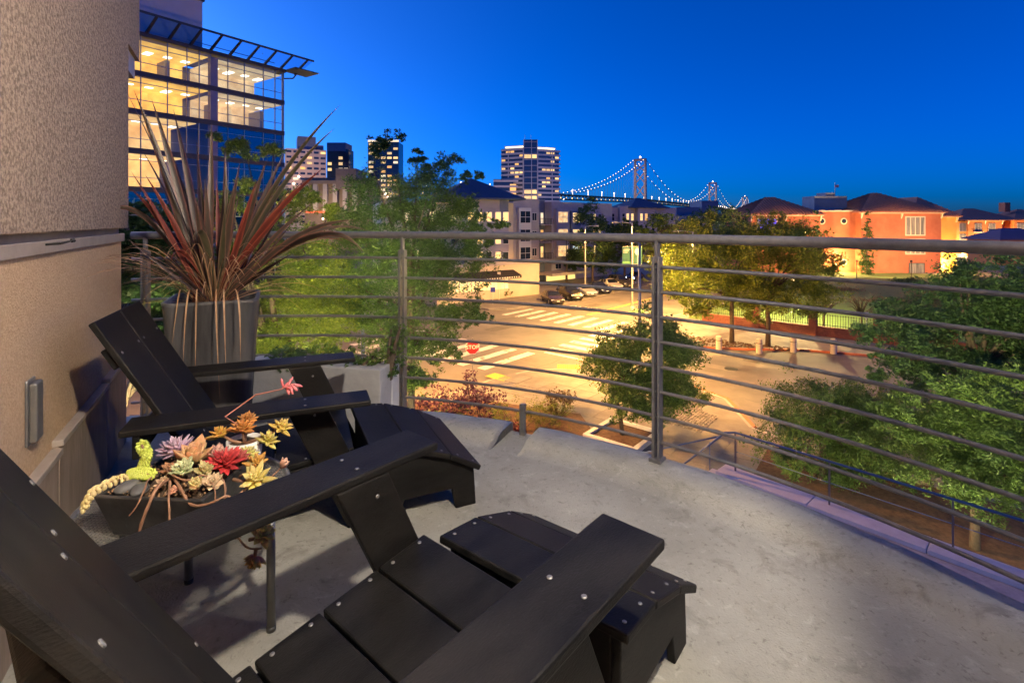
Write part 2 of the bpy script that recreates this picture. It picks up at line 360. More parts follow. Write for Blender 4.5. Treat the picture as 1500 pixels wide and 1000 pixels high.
chair('black slatted lounge chair beside the tall grey pot', (-.678, 2.292, 0), 68, .98)
chair('black slatted lounge chair standing between the potted succulents and the open floor', (-.007, 1.307, 0), 40.8, 1.04)

def footstool(label, loc, head, k=1.):
    c = thing('footstool', label, 'footstool', loc, R(90-head), 'black slatted footstools')
    prof = [(0, .315), (.16, .2975), (.325, .2425), (.46, .168)]
    for i in range(3):
        a, b = Vector((prof[i][0], 0, prof[i][1])), Vector((prof[i+1][0], 0, prof[i+1][1])); d = (b-a).normalized(); n = Vector((-d.z, 0, d.x))
        p = a+d*.003-n*.022; ln = (b-a).length-.006
        board(c, 'slat', p+Vector((0, -.2875, 0)), d*ln, Vector((0, .575, 0)), n*.022)
        for s in (-1, 1):
            for q in (.035, ln-.035): screw(c, p+d*q+n*.022+Vector((0, s*.262, 0)), n)
    for s in (-1, 1):
        y = .238 if s > 0 else -.262; mb = MB()
        mb.prism([(.02, y, 0), (.02, y, .288), (.16, y, .272), (.325, y, .217), (.432, y, .158), (.442, y, 0), (.352, y, 0), (.335, y, .085), (.135, y, .085), (.118, y, 0)], (0, .024, 0))
        mb.build('side_panel', m['plastic'], c, bevel=.004)
    board(c, 'rear_panel', (.022, -.238, .12), (.022, 0, 0), (0, .476, 0), (0, 0, .165)); board(c, 'front_panel', (.40, -.238, .09), (.022, 0, 0), (0, .476, 0), (0, 0, .075))
    return c
footstool('black slatted footstool in front of the chair beside the tall grey pot', (-.665, 2.23, 0), 64.5)
footstool('black slatted footstool standing on the open balcony floor', (.02, 1.27, 0), 37.8)

# ------------------------------------------------------------------ side table
TC = Vector((-.95, 1.50, 0)); TR, TZ = .27, .40
tb = thing('side_table', 'round metal side table with a mesh top between the black chairs', 'table', TC)
mb = MB(); mb.tube([(TR*math.cos(2*math.pi*i/40), TR*math.sin(2*math.pi*i/40), TZ-.008) for i in range(40)], .0095, 8, True); mb.build('rim', m['tube'], tb, smooth=True)
mb = MB()
for i in range(-25, 26):
    x = i*.0104; h = math.sqrt(max(TR*TR-x*x, 0))
    mb.tube([(x, -h, TZ-.006), (x, h, TZ-.006)], .0017, 4); mb.tube([(-h, x, TZ-.0045), (h, x, TZ-.0045)], .0017, 4)
tag(mb.build('mesh_top', m['tube'], tb), kind='stuff')
legs = [Vector((-.709, 1.507, 0))-TC]
for a in (120, 240): legs.append(Matrix.Rotation(R(a), 3, 'Z') @ legs[0])
for p in legs:
    q = p.normalized()*(TR-.03); mb = MB(); mb.tube([(p.x, p.y, .012), (q.x, q.y, TZ-.012)], .0125, 14); l = mb.build('leg', m['tube'], tb, smooth=True)
    mb = MB(); mb.tube([(p.x, p.y, 0), (p.x, p.y, .014)], .0138, 14); mb.build('foot_cap', m['ceramic'], l, smooth=True)

# ------------------------------------------------------------------ planter tray and white pot on the table
TH = .115
fl, fr = Vector((-1.053, 1.247, TZ)), Vector((-.791, 1.229, TZ))
ex = (fr-fl); EX = ex.normalized(); EY = Vector((-EX.y, EX.x, 0)); PW, PD = .285, .235
fl = fl+EX*.005+EY*.03
tray = thing('planter_tray', 'low black rectangular ceramic planter on the side table', 'planter', fl)
mb = MB(); th = .014
def tapered(mb, w, d, z0, z1, tp):
    o0 = EX*tp+EY*tp; a = [o0, EX*(w-tp)+EY*tp, EX*(w-tp)+EY*(d-tp), EX*tp+EY*(d-tp)]; b = [Vector(), EX*w, EX*w+EY*d, EY*d]
    return [p+UZ*z0 for p in a], [p+UZ*z1 for p in b]
a, b = tapered(mb, PW, PD, .004, TH, .028)
ins = [EX*th+EY*th, EX*(PW-th)+EY*th, EX*(PW-th)+EY*(PD-th), EX*th+EY*(PD-th)]
b2 = [p+UZ*TH for p in ins]; b3 = [p+UZ*(TH-.03) for p in ins]
fs = [(3, 2, 1, 0)]
for i in range(4):
    j = (i+1) % 4; fs += [(i, j, 4+j, 4+i), (4+i, 4+j, 8+j, 8+i), (8+i, 8+j, 12+j, 12+i)]
fs.append((12, 13, 14, 15)); mb.add(a+b+b2+b3, fs); mb.build('tray', m['ceramic'], tray, bevel=.004)
mb = MB(); nx, ny = 26, 20
rs = random.Random(3)
for i in range(nx+1):
    for j in range(ny+1):
        p = EX*(th+.001+(PW-2*th-.002)*i/nx)+EY*(th+.001+(PD-2*th-.002)*j/ny); e = min(i, nx-i, j, ny-j)
        mb.v.append((p.x, p.y, TH-.02+min(e, 6)*.0035+rs.uniform(-.003, .004)))
for i in range(nx):
    for j in range(ny): k = i*(ny+1)+j; mb.f.append((k, k+ny+1, k+ny+2, k+1))
mb.build('soil', m['soil'], tray)
mb = MB(); rs = random.Random(9)
for i in range(260):
    p = fl+EX*rs.uniform(.02, PW-.02)+EY*rs.uniform(.015, PD-.02)
    mb.ball((p.x-fl.x, p.y-fl.y, TH-.008+rs.uniform(0, .014)), rs.uniform(.0015, .0035), 5, 4)
tag(mb.build('bark_chips', m['dry'], tray), kind='stuff')
def tp(x, y, z): return fl+EX*x+EY*y+UZ*z
for px_, py_, r_, lb in ((.055, .045, .026, 'flat dark pebble at the corner of the black planter tray'), (.095, .035, .024, 'rounded dark pebble leaning on the flat pebble in the tray')):
    mb = MB(); mb.ball((0, 0, 0), r_, 16, 10, .55); o = mb.build('pebble', m['pebble'], None, smooth=True, loc=tp(px_, py_, TH+.004), rot=(0, 0, px_*20)); o.scale = (1.25, .85, 1)
    tag(o, lb, 'pebble')
wpot = thing('small_pot', 'small white ribbed pot behind the black planter tray', 'pot', tp(.21, .30, 0))
mb = MB(); prof = [(.034, 0), (.048, .10), (.050, .138), (.045, .138), (.044, .125)]; mb.lathe(prof, 28); mb.build('pot', m['whitepot'], wpot, smooth=True)
mb = MB(); mb.lathe([(.0435, .122), (.042, .126)], 20); mb.build('soil', m['soil'], wpot)

# ------------------------------------------------------------------ succulents
def leaf_mesh(name, L, w, th, mat, cup=.25, point=1.6):
    mb = MB(); n = 7
    for i in range(n+1):
        t = i/n; ww = w*(math.sin(math.pi*min(t**.75, .999))**.8)*(1 if t < .6 else 1-(t-.6)*.3)+.0008; x = L*t; z = cup*L*t*t
        h = th*(math.sin(math.pi*min(t*.9+.1, .98)))+.0006
        for a in range(8):
            q = 2*math.pi*a/8; mb.v.append((x, ww*.5*math.cos(q), z+h*.5*math.sin(q)+(.22*ww*abs(math.cos(q)))))
    for i in range(n):
        for a in range(8): mb.f.append((i*8+a, i*8+(a+1) % 8, (i+1)*8+(a+1) % 8, (i+1)*8+a))
    mb.f.append(tuple(range(8))[::-1]); mb.f.append(tuple(n*8+a for a in range(8)))
    me = mb.mesh(name); me.polygons.foreach_set('use_smooth', [True]*len(me.polygons)); me.materials.append(mat); return me
def twotone(name, c, tip, L):
    mt = M(name, c, None, rough=.5, spec=.4); n = mt.node_tree; b = n.nodes['Principled BSDF']
    tc = n.nodes.new('ShaderNodeTexCoord'); sx = n.nodes.new('ShaderNodeSeparateXYZ'); r = n.nodes.new('ShaderNodeValToRGB')
    mr = n.nodes.new('ShaderNodeMapRange'); mr.inputs['From Max'].default_value = L
    n.links.new(tc.outputs['Object'], sx.inputs[0]); n.links.new(sx.outputs[0], mr.inputs[0]); n.links.new(mr.outputs[0], r.inputs[0])
    r.color_ramp.elements[0].position = .35; r.color_ramp.elements[0].color = (*c, 1); r.color_ramp.elements[1].color = (*tip, 1)
    oi = n.nodes.new('ShaderNodeObjectInfo'); m2 = n.nodes.new('ShaderNodeMapRange'); m2.inputs['To Min'].default_value = .55; m2.inputs['To Max'].default_value = 1.05
    nz = n.nodes.new('ShaderNodeTexNoise'); nz.inputs['Scale'].default_value = 90; ml = n.nodes.new('ShaderNodeMath'); ml.operation = 'MULTIPLY_ADD'; ml.inputs[1].default_value = .5; ml.inputs[2].default_value = .75
    n.links.new(oi.outputs['Random'], m2.inputs[0]); n.links.new(tc.outputs['Object'], nz.inputs['Vector']); n.links.new(nz.outputs[0], ml.inputs[0]); m3 = n.nodes.new('ShaderNodeMath'); m3.operation = 'MULTIPLY'; n.links.new(m2.outputs[0], m3.inputs[0]); n.links.new(ml.outputs[0], m3.inputs[1])
    sv = n.nodes.new('ShaderNodeVectorMath'); sv.operation = 'SCALE'; n.links.new(r.outputs[0], sv.inputs[0]); n.links.new(m3.outputs[0], sv.inputs['Scale'])
    n.links.new(sv.outputs[0], b.inputs['Base Color']); b.inputs['Subsurface Weight'].default_value = .08; b.inputs['Roughness'].default_value = .62
    return mt
def rosette(label, p, L, w, c, tip, n=22, th=.006, open_=75, tilt=(0, 0), cup=.25, stem_to=None):
    o = thing('succulent_rosette', label, 'succulent', p)
    o.rotation_euler = (R(tilt[0]), R(tilt[1]), 0)
    n = int(n*1.35); me = leaf_mesh('leaf', L*.95, w*1.3, th*1.25, twotone('succulent_leaf', c, tip, L), cup)
    rr = random.Random(int(p[0]*9999)+n)
    for i in range(n):
        f = (i+.5)/n; el = R(88-open_*f**.8+rr.uniform(-6, 6)); az = i*2.39996+rr.uniform(-.15, .15); k = .45+.6*f
        lf = link('leaf', me, None, o); lf.rotation_euler = (0, -el, az); lf.scale = (k*rr.uniform(.82, 1.1), k*rr.uniform(.75, 1.05), k)
        lf.location = (0, 0, -.012*f)
    if stem_to is not None:
        q = Vector(stem_to)-Vector(p); mb = MB(); mb.tube([(0, 0, 0), q*.5+Vector((0, 0, -.006)), q], [.004, .0045, .005], 7)
        st = mb.build('stem', m['stem'], o, smooth=True); st.matrix_local = Matrix.Rotation(0, 4, 'Z'); st.rotation_euler = o.rotation_euler.to_matrix().inverted().to_euler()
    return o
Z1 = TH+.02
rosette('lavender many-leaved succulent rosette in the black planter', tp(.105, .15, Z1+.035), .062, .014, (.42, .27, .36), (.62, .45, .55), 46, .005, 80, (12, -12), .12, tp(.11, .15, Z1-.02))
rosette('large tan broad-leaved succulent rosette in the middle of the planter', tp(.175, .125, Z1+.02), .075, .042, (.55, .36, .14), (.62, .30, .16), 17, .012, 62, (10, 4), .35, tp(.17, .13, Z1-.02))
rosette('pale green small succulent rosette with pointed leaves before the tan one', tp(.185, .07, Z1+.02), .045, .017, (.38, .45, .22), (.60, .58, .32), 26, .007, 70, (25, 0), .2, tp(.18, .08, Z1-.02))
rosette('bright red spiky succulent rosette in the planter', tp(.262, .125, Z1+.015), .062, .014, (.34, .018, .018), (.55, .05, .05), 40, .006, 82, (14, 14), .15, tp(.255, .12, Z1-.02))
rosette('peach bud-shaped succulent hanging at the tray edge', tp(.245, .035, Z1+.0), .04, .018, (.55, .27, .18), (.50, .46, .16), 20, .007, 52, (35, 15), .35, tp(.22, .06, Z1-.01))
rosette('yellow star-shaped succulent beyond the right end of the tray', tp(.345, .13, Z1-.03), .06, .018, (.60, .47, .10), (.68, .54, .22), 18, .010, 78, (30, 10), .1, tp(.27, .13, Z1-.03))
rosette('amber star-shaped succulent above the yellow star-shaped one', tp(.325, .17, Z1-.005), .045, .014, (.42, .26, .06), (.55, .24, .04), 16, .008, 75, (10, 20), .15, tp(.28, .16, Z1-.04))
rosette('tiny pink succulent rosette in the soil beside the pebbles', tp(.145, .05, Z1-.005), .026, .012, (.55, .25, .20), (.55, .40, .22), 16, .005, 60, (30, 0), .3, tp(.145, .06, Z1-.03))
rosette('tiny coral succulent bud among the stems at the tray front', tp(.195, .022, Z1-.008), .022, .012, (.55, .22, .16), (.60, .32, .2), 16, .005, 50, (50, 0), .3, tp(.185, .05, Z1-.03))
B0 = tp(.21, .30, .128)
for dx, dy, dz, L, lb, c, t_ in ((-.005, 0, .045, .052, 'orange succulent cluster crowning the small white pot', (.50, .24, .05), (.58, .20, .05)), (-.075, -.01, .03, .045, 'orange-yellow succulent on the left of the small white pot', (.56, .36, .06), (.60, .26, .06)),
        (.075, 0, .01, .05, 'yellow-green succulent spilling right of the small white pot', (.55, .46, .09), (.62, .50, .16)), (.10, .03, .04, .045, 'yellow succulent tip highest right of the small white pot', (.58, .44, .08), (.64, .40, .12)),
        (.045, -.055, -.005, .04, 'lime succulent sprig below the rim of the white pot', (.50, .45, .10), (.56, .5, .2)), (-.02, .045, .055, .042, 'rust-coloured succulent behind the orange cluster', (.42, .18, .05), (.55, .24, .06))):
    rosette(lb, B0+EX*dx+EY*dy+UZ*dz, L, .014, c, t_, 20, .008, 88, (dy*200, dx*250), .1, B0-UZ*.005)
rosette('second tan rosette half behind the lavender one', tp(.145, .175, Z1+.015), .055, .026, (.46, .30, .15), (.55, .30, .18), 18, .009, 68, (-5, -5), .3, tp(.145, .17, Z1-.02))
rosette('dusky pink rosette between the tan and red ones', tp(.222, .155, Z1+.02), .05, .018, (.42, .20, .17), (.52, .30, .22), 26, .007, 75, (0, 8), .2, tp(.22, .15, Z1-.02))
rosette('small green-gold rosette against the red one', tp(.235, .085, Z1+.012), .038, .016, (.40, .36, .12), (.55, .42, .2), 20, .006, 68, (22, 8), .25, tp(.232, .09, Z1-.02))
rosette('small dark red rosette at the back of the tray', tp(.262, .18, Z1+.005), .045, .014, (.26, .03, .03), (.42, .10, .08), 26, .006, 78, (-6, 10), .18, tp(.26, .18, Z1-.02))
rosette('pale peach rosette leaning over the tray corner', tp(.272, .06, Z1-.005), .04, .017, (.52, .32, .2), (.55, .42, .24), 20, .007, 70, (30, 25), .25, tp(.262, .07, Z1-.03))
rosette('brown-tipped rosette left of the pale green one', tp(.135, .095, Z1+.006), .042, .018, (.40, .30, .14), (.45, .18, .1), 20, .007, 72, (18, -10), .25, tp(.137, .1, Z1-.02))
# lime sedum, bead plant, trailing stems, hanging rosettes
def beads(name, label, pts, r, mat, n, jit, seed):
    rr = random.Random(seed); o = thing(name, label, 'succulent', pts[0]); mb = MB(); P0 = Vector(pts[0])
    mb.tube([Vector(p)-P0 for p in pts], .003, 6); mb.build('stem', m['stem'], o, smooth=True)
    mb = MB()
    for i in range(n):
        f = i/n*(len(pts)-1); k = min(int(f), len(pts)-2); p = Vector(pts[k]).lerp(Vector(pts[k+1]), f-k)-P0; a = i*2.4
        q = p+Vector((math.cos(a), .6*math.sin(a), .8*math.sin(a)))*jit
        mb.ball(q, r*rr.uniform(.7, 1.1), 7, 5, 1.15)
    tag(mb.build('bead_leaves', mat, o, smooth=True), kind='stuff'); return o
lime = M('lime_sedum', (.42, .50, .05), (.55, .60, .14), 60, .5)
beads('sedum', 'upright lime green sedum sprig in the planter', [tp(.062, .09, Z1-.01), tp(.06, .09, Z1+.02), tp(.07, .09, Z1+.045), tp(.058, .085, Z1+.075)], .0042, lime, 230, .0125, 1)
beads('sedum', 'lime green sedum sprig lying over the soil', [tp(.035, .075, Z1+.0), tp(.065, .07, Z1+.008), tp(.10, .068, Z1+.006)], .0042, lime, 190, .0115, 2)
beads('bead_plant', 'pale yellow bead-leaved trailing succulent at the tray end', [tp(.05, .08, Z1-.005), tp(.01, .05, Z1-.005), tp(-.02, .02, Z1-.02), tp(-.03, .005, Z1-.055)], .0055, M('bead_leaf', (.55, .44, .18), (.62, .5, .26), 40, .5), 80, .008, 3)
def stemthing(label, pts, r):
    P0 = Vector(pts[0]); mb = MB(); P = [Vector(p)-P0 for p in pts]; Q = []
    for i in range(len(P)-1):
        p0, p1, p2, p3 = P[max(i-1, 0)], P[i], P[i+1], P[min(i+2, len(P)-1)]
        for s in range(6):
            t = s/6; Q.append(.5*((2*p1)+(p2-p0)*t+(2*p0-5*p1+4*p2-p3)*t*t+(3*p1-p0-3*p2+p3)*t**3))
    Q.append(P[-1]); n = len(Q)
    mb.tube(Q, [r*.72*(1.15-.5*i/n+.12*math.sin(i*1.7)) for i in range(n)], 7); o = mb.build('trailing_stem', m['stem'], None, smooth=True, loc=P0); tag(o, label, 'plant stem'); return o
stemthing('thick tan stem bending down the front of the black tray', [tp(.155, .06, Z1), tp(.165, .005, Z1+.005), tp(.162, -.022, Z1-.03), tp(.145, -.026, Z1-.085), tp(.15, -.028, Z1-.12), tp(.172, -.035, Z1-.128)], .0058)
stemthing('wavy brown stem looping off the right end of the tray', [tp(.17, .06, Z1), tp(.22, .02, Z1-.01), tp(.26, .0, Z1-.03), tp(.31, -.01, Z1-.02), tp(.345, .01, Z1-.01), tp(.36, .01, Z1-.035)], .005)
stemthing('thin brown stem hooking over the tray front', [tp(.165, .05, Z1), tp(.20, .0, Z1-.01), tp(.215, -.018, Z1-.03), tp(.22, -.02, Z1-.065), tp(.25, -.02, Z1-.075)], .004)
stemthing('thin reddish stem winding between the rosettes to the tray corner', [tp(.12, .11, Z1+.01), tp(.15, .06, Z1+.02), tp(.21, .045, Z1+.006), tp(.25, .06, Z1+.012), tp(.29, .04, Z1-.01), tp(.30, .03, Z1-.05)], .0036)
stemthing('short knotted stem curling beside the pebbles', [tp(.10, .07, Z1-.002), tp(.12, .03, Z1+.008), tp(.135, .0, Z1), tp(.13, -.018, Z1-.03), tp(.115, -.022, Z1-.05)], .0034)
stemthing('grey-brown stem hanging down the right end of the tray', [tp(.26, .09, Z1-.005), tp(.29, .08, Z1-.015), tp(.305, .06, Z1-.05), tp(.31, .04, Z1-.09), tp(.33, .02, Z1-.115)], .004)
e1 = at(415, 680, 1.42)
stemthing('long brown stem reaching right to a peach bud', [tp(.24, -.015, Z1-.08), tp(.30, .0, Z1-.07), at(360, 716, 1.36), at(395, 700, 1.40), e1], .0042)
rosette('peach bud ending a long upright stem beside the table', e1, .03, .016, (.55, .26, .18), (.62, .36, .25), 18, .006, 45, (0, 20), .35)
h0 = at(300, 770, 1.36)
stemthing('brown stem dangling below the table edge', [tp(.28, .0, Z1-.09), at(330, 765, 1.37), at(360, 800, 1.38), at(383, 803, 1.38)], .0045)
rosette('pink and green hanging rosette below the table top', at(385, 780, 1.37), .042, .018, (.45, .20, .18), (.45, .48, .14), 30, .007, 85, (20, 35), .2, at(365, 790, 1.37))
rosette('pink and green hanging rosette lowest under the table', at(372, 822, 1.38), .038, .016, (.36, .12, .09), (.40, .36, .10), 26, .007, 85, (150, 20), .2, at(375, 803, 1.38))
rosette('dull red hanging rosette behind the pink one under the table', at(345, 780, 1.40), .034, .014, (.30, .11, .08), (.38, .18, .10), 24, .006, 85, (160, -10), .2, at(350, 770, 1.4))
# arching flower stalk with coral buds
fs_ = thing('flower_stalk', 'long arching pink flower stalk with coral buds over the chair arm', 'flower', B0)
fm = M('coral_bud', (.55, .10, .12), (.65, .2, .2), 40, .5); P = [B0+UZ*.04, at(330, 610, 1.62), at(375, 578, 1.60), at(412, 570, 1.58), at(428, 562, 1.57)]
mb = MB(); mb.tube([p-B0 for p in P], [.003, .0028, .0024, .002, .0015], 7); mb.build('stalk', M('pink_stalk', (.45, .17, .13), rough=.6), fs_, smooth=True)
rr = random.Random(5)
for i in range(11):
    q = P[3].lerp(P[4], i/10)-B0; d = Vector((rr.uniform(-.2, 1), rr.uniform(-.6, .6), rr.uniform(-1, .9))).normalized()
    mb = MB(); mb.tube([q, q+d*.012, q+d*.022, q+d*.032], [.001, .004, .0045, .001], 7); mb.build('bud', fm, fs_, smooth=True)

# ------------------------------------------------------------------ tall pot with flax
PC = Vector((-1.60, 2.76, 0)); PH = .80
pot = thing('tall_planter', 'tall tapered grey zinc planter standing by the railing', 'planter', PC, R(24))
mb = MB()
def rsq(w, z, r=.05, n=5):
    out = []
    for cx, cy, a0 in ((1, 1, 0), (-1, 1, 90), (-1, -1, 180), (1, -1, 270)):
        for i in range(n): a = R(a0+90*i/(n-1)); out.append(Vector((cx*(w-r)+r*math.cos(a), cy*(w-r)+r*math.sin(a), z)))
    return out
rings_ = [rsq(.165, 0), rsq(.172, .15), rsq(.192, .5), rsq(.212, PH-.02), rsq(.216, PH), rsq(.198, PH), rsq(.195, PH-.06)]
vs = [p for r_ in rings_ for p in r_]; n_ = len(rings_[0]); fs = [tuple(range(n_))[::-1]]
for i in range(len(rings_)-1):
    for j in range(n_): fs.append((i*n_+j, i*n_+(j+1) % n_, (i+1)*n_+(j+1) % n_, (i+1)*n_+j))
mb.add(vs, fs); mb.build('pot', m['pot'], pot, smooth=True, bevel=0)
mb = MB(); mb.add(rsq(.1955, PH-.05), [tuple(range(n_))]); mb.build('soil', m['soil'], pot)
fx = thing('flax_plant', 'bronze and red spiky flax growing in the tall grey planter', 'plant', PC+UZ*(PH-.05))
def bladmat(name, mid, edge):
    mt = M(name, mid, rough=.42, spec=.35); n = mt.node_tree; b = n.nodes['Principled BSDF']
    uv = n.nodes.new('ShaderNodeUVMap'); sx = n.nodes.new('ShaderNodeSeparateXYZ'); r = n.nodes.new('ShaderNodeValToRGB')
    n.links.new(uv.outputs[0], sx.inputs[0]); n.links.new(sx.outputs[0], r.inputs[0])
    e = r.color_ramp.elements; e[0].color = (*edge, 1); e[0].position = .04; e[1].color = (*mid, 1); e[1].position = .2
    x = e.new(.45); x.color = (mid[0]*.7, mid[1]*.8, mid[2]*.8, 1); x = e.new(.8); x.color = (*mid, 1); x = e.new(.97); x.color = (*edge, 1)
    nz = n.nodes.new('ShaderNodeTexNoise'); nz.inputs['Scale'].default_value = 6; mp = n.nodes.new('ShaderNodeMapRange'); mp.inputs['To Min'].default_value = .55; mp.inputs['To Max'].default_value = 1.5
    n.links.new(nz.outputs[0], mp.inputs[0]); v = n.nodes.new('ShaderNodeVectorMath'); v.operation = 'SCALE'
    n.links.new(r.outputs[0], v.inputs[0]); n.links.new(mp.outputs[0], v.inputs['Scale']); n.links.new(v.outputs[0], b.inputs['Base Color'])
    return mt
BM = [bladmat('flax_bronze', (.055, .036, .026), (.15, .06, .045)), bladmat('flax_red', (.13, .026, .018), (.24, .055, .035)), bladmat('flax_olive', (.065, .056, .03), (.18, .105, .075)), bladmat('flax_dark', (.034, .02, .018), (.11, .042, .036)), bladmat('flax_orange', (.42, .12, .02), (.5, .2, .04))]
FO = PC+UZ*(PH-.05)
def blade(tip, sag, w, mi, name='leaf', base=None, mid=None, nseg=12, fold=.25):
    tip = Vector(tip)-FO; rr = random.Random(int(tip.x*1e4) ^ int(tip.z*1e4))
    d = Vector((tip.x, tip.y, 0)); d = d.normalized() if d.length > 1e-4 else Vector((1, 0, 0))
    b = base if base is not None else d*rr.uniform(.01, .07)+Vector((rr.uniform(-.03, .03), rr.uniform(-.03, .03), 0))
    c = mid-FO if mid is not None else b.lerp(tip, .5)+UZ*sag+d*(-sag*.35)
    mb = MB(); vd = (tip+FO-Vector((0, 0, CAM_Z))).normalized(); side = (tip-b).cross(vd).normalized() if name == 'leaf' and rr.random() < .75 else d.cross(UZ).normalized(); tw = rr.uniform(-.6, .6); uvs = []
    for i in range(nseg+1):
        t = i/nseg; p = b*(1-t)**2+c*2*t*(1-t)+tip*t*t; tg = ((c-b)*(1-t)+(tip-c)*t).normalized()
        a = Matrix.Rotation(tw*(.4+.6*t), 3, tg) @ side; a = (a-tg*a.dot(tg)).normalized(); nn = a.cross(tg)
        ww = w*(.55+.9*t if t < .45 else max(.955*(1-((t-.45)/.55)**1.7), .015))*.5
        for s, h in ((-1, fold), (-.5, fold*.45), (0, 0), (.5, fold*.45), (1, fold)): mb.v.append(tuple(p+a*(s*ww)+nn*(h*ww))); uvs.append(((s+1)/2, t))
    for i in range(nseg):
        for j in range(4): k = i*5+j; mb.f.append((k, k+1, k+6, k+5))
    me = mb.mesh(name); ul = me.uv_layers.new(name='UVMap')
    for lp in me.loops: ul.data[lp.index].uv = uvs[lp.vertex_index]
    me.polygons.foreach_set('use_smooth', [True]*len(me.polygons))
    return link(name, me, mi if not isinstance(mi, int) else BM[mi], fx)
for x, y, d, sag, w, mi in [(176, 118, 2.45, .06, .060, 2), (196, 132, 2.6, .05, .05, 0), (222, 145, 2.7, .04, .055, 0), (254, 160, 2.72, .03, .055, 3), (238, 190, 2.9, .03, .05, 0), (288, 205, 2.8, .0, .05, 3), (500, 152, 2.6, .12, .058, 2), (490, 188, 2.7, .12, .055, 2),
        (474, 246, 2.55, .08, .045, 1), (448, 262, 2.8, .06, .045, 1), (436, 246, 2.75, .05, .05, 0), (330, 215, 2.9, 0, .045, 3), (352, 236, 2.75, 0, .045, 0), (300, 260, 2.6, 0, .05, 0), (392, 232, 2.7, .03, .05, 0), (408, 258, 2.9, .02, .045, 3), (375, 266, 2.65, 0, .045, 1),
        (345, 270, 2.6, -.01, .05, 0), (425, 300, 2.6, .02, .045, 1), (455, 300, 2.75, .05, .04, 0), (470, 330, 2.9, .05, .038, 0), (418, 222, 2.9, .03, .045, 3), (310, 180, 2.85, .02, .048, 0), (270, 250, 2.95, .02, .045, 1),
        (205, 215, 2.85, .06, .045, 0), (212, 255, 2.55, .03, .04, 1), (366, 300, 2.5, -.02, .04, 1), (398, 300, 2.95, 0, .04, 4), (330, 300, 2.5, -.02, .045, 2), (285, 290, 2.5, -.01, .045, 0)]:
    blade(at(x, y, d), sag*1.3+.01, w*.78, mi)
for (x, y, d), (mx, my, md), w, mi in [((522, 322, 2.55), (420, 322, 2.65), .042, 0), ((534, 372, 2.7), (478, 285, 2.7), .045, 0), ((505, 353, 2.7), (440, 330, 2.7), .03, 1), ((282, 352, 2.45), (300, 300, 2.55), .05, 2), ((188, 275, 2.5), (230, 300, 2.6), .032, 1), ((135, 322, 2.6), (205, 250, 2.65), .035, 0),
        ((150, 330, 2.8), (240, 270, 2.8), .03, 3), ((545, 340, 2.9), (450, 300, 2.85), .03, 0), ((250, 385, 2.5), (260, 330, 2.6), .028, 1)]:
    blade(at(x, y, d), 0, w*.8, mi, mid=at(mx, my, md))
rr = random.Random(11)
for i in range(38):                  # short inner leaves
    a = rr.uniform(0, 6.28); L = rr.uniform(.25, .7); o = rr.uniform(.05, .42)
    blade(FO+Vector((math.cos(a)*o, math.sin(a)*o, L)), rr.uniform(-.02, .06), rr.uniform(.018, .032), rr.choice([0, 0, 3, 3, 2, 1]), nseg=9)
for i in range(130):                  # dry leaves drooping over the rim
    a = rr.uniform(0, 6.28); o = rr.uniform(.34, .74); z = rr.uniform(0, .3)-(.28 if rr.random() < .15 else 0)
    if math.sin(a) < -.45: z = abs(z)*.6+.12
    tipp = FO+Vector((math.cos(a)*o, math.sin(a)*o, z)); md = FO+Vector((math.cos(a)*o*.62, math.sin(a)*o*.62, max(z, 0)+rr.uniform(.10, .22)))
    blade(tipp, 0, rr.uniform(.004, .009), m['dry'], 'dry_leaf', mid=md, nseg=8)
for x, y, top in [(252, 505, 265), (268, 540, 280), (286, 555, 289), (322, 585, 318), (331, 545, 328), (352, 530, 342)]:
    d = 2.46; blade(at(x, y, d), 0, .0085, m['dry'], 'dry_leaf', base=at(top, 424, 2.60)-FO, mid=at((x+top)/2+rr.uniform(-8, 8), 415, d-.02), nseg=14)

# ------------------------------------------------------------------ concrete planter at the railing foot with ground cover
q0 = at(480, 537, 2.93); q1 = at(557, 537, 2.86)
cp = thing('concrete_planter', 'low grey concrete planter block at the foot of the railing', 'planter', (q0.x, q0.y, 0))
dx = Vector((q1.x-q0.x, q1.y-q0.y, 0)); ux = dx.normalized(); uy = Vector((-ux.y, ux.x, 0))
mb = MB(); mb.obox(-ux*.55, ux*(dx.length+.55), uy*.15, UZ*.375); mb.build('front_wall', m['concrete'], cp, bevel=.008)
mb = MB(); mb.obox(ux*(dx.length-.07)+uy*.151, ux*.07, uy*.10, UZ*.37); mb.build('end_wall', m['paleconc'], cp, bevel=.006)  # paler concrete carries the light falling on this end face
mb = MB(); mb.obox(-ux*.55+uy*.151, ux*(dx.length+.478), uy*.09, UZ*.33); mb.build('soil', m['soil'], cp)
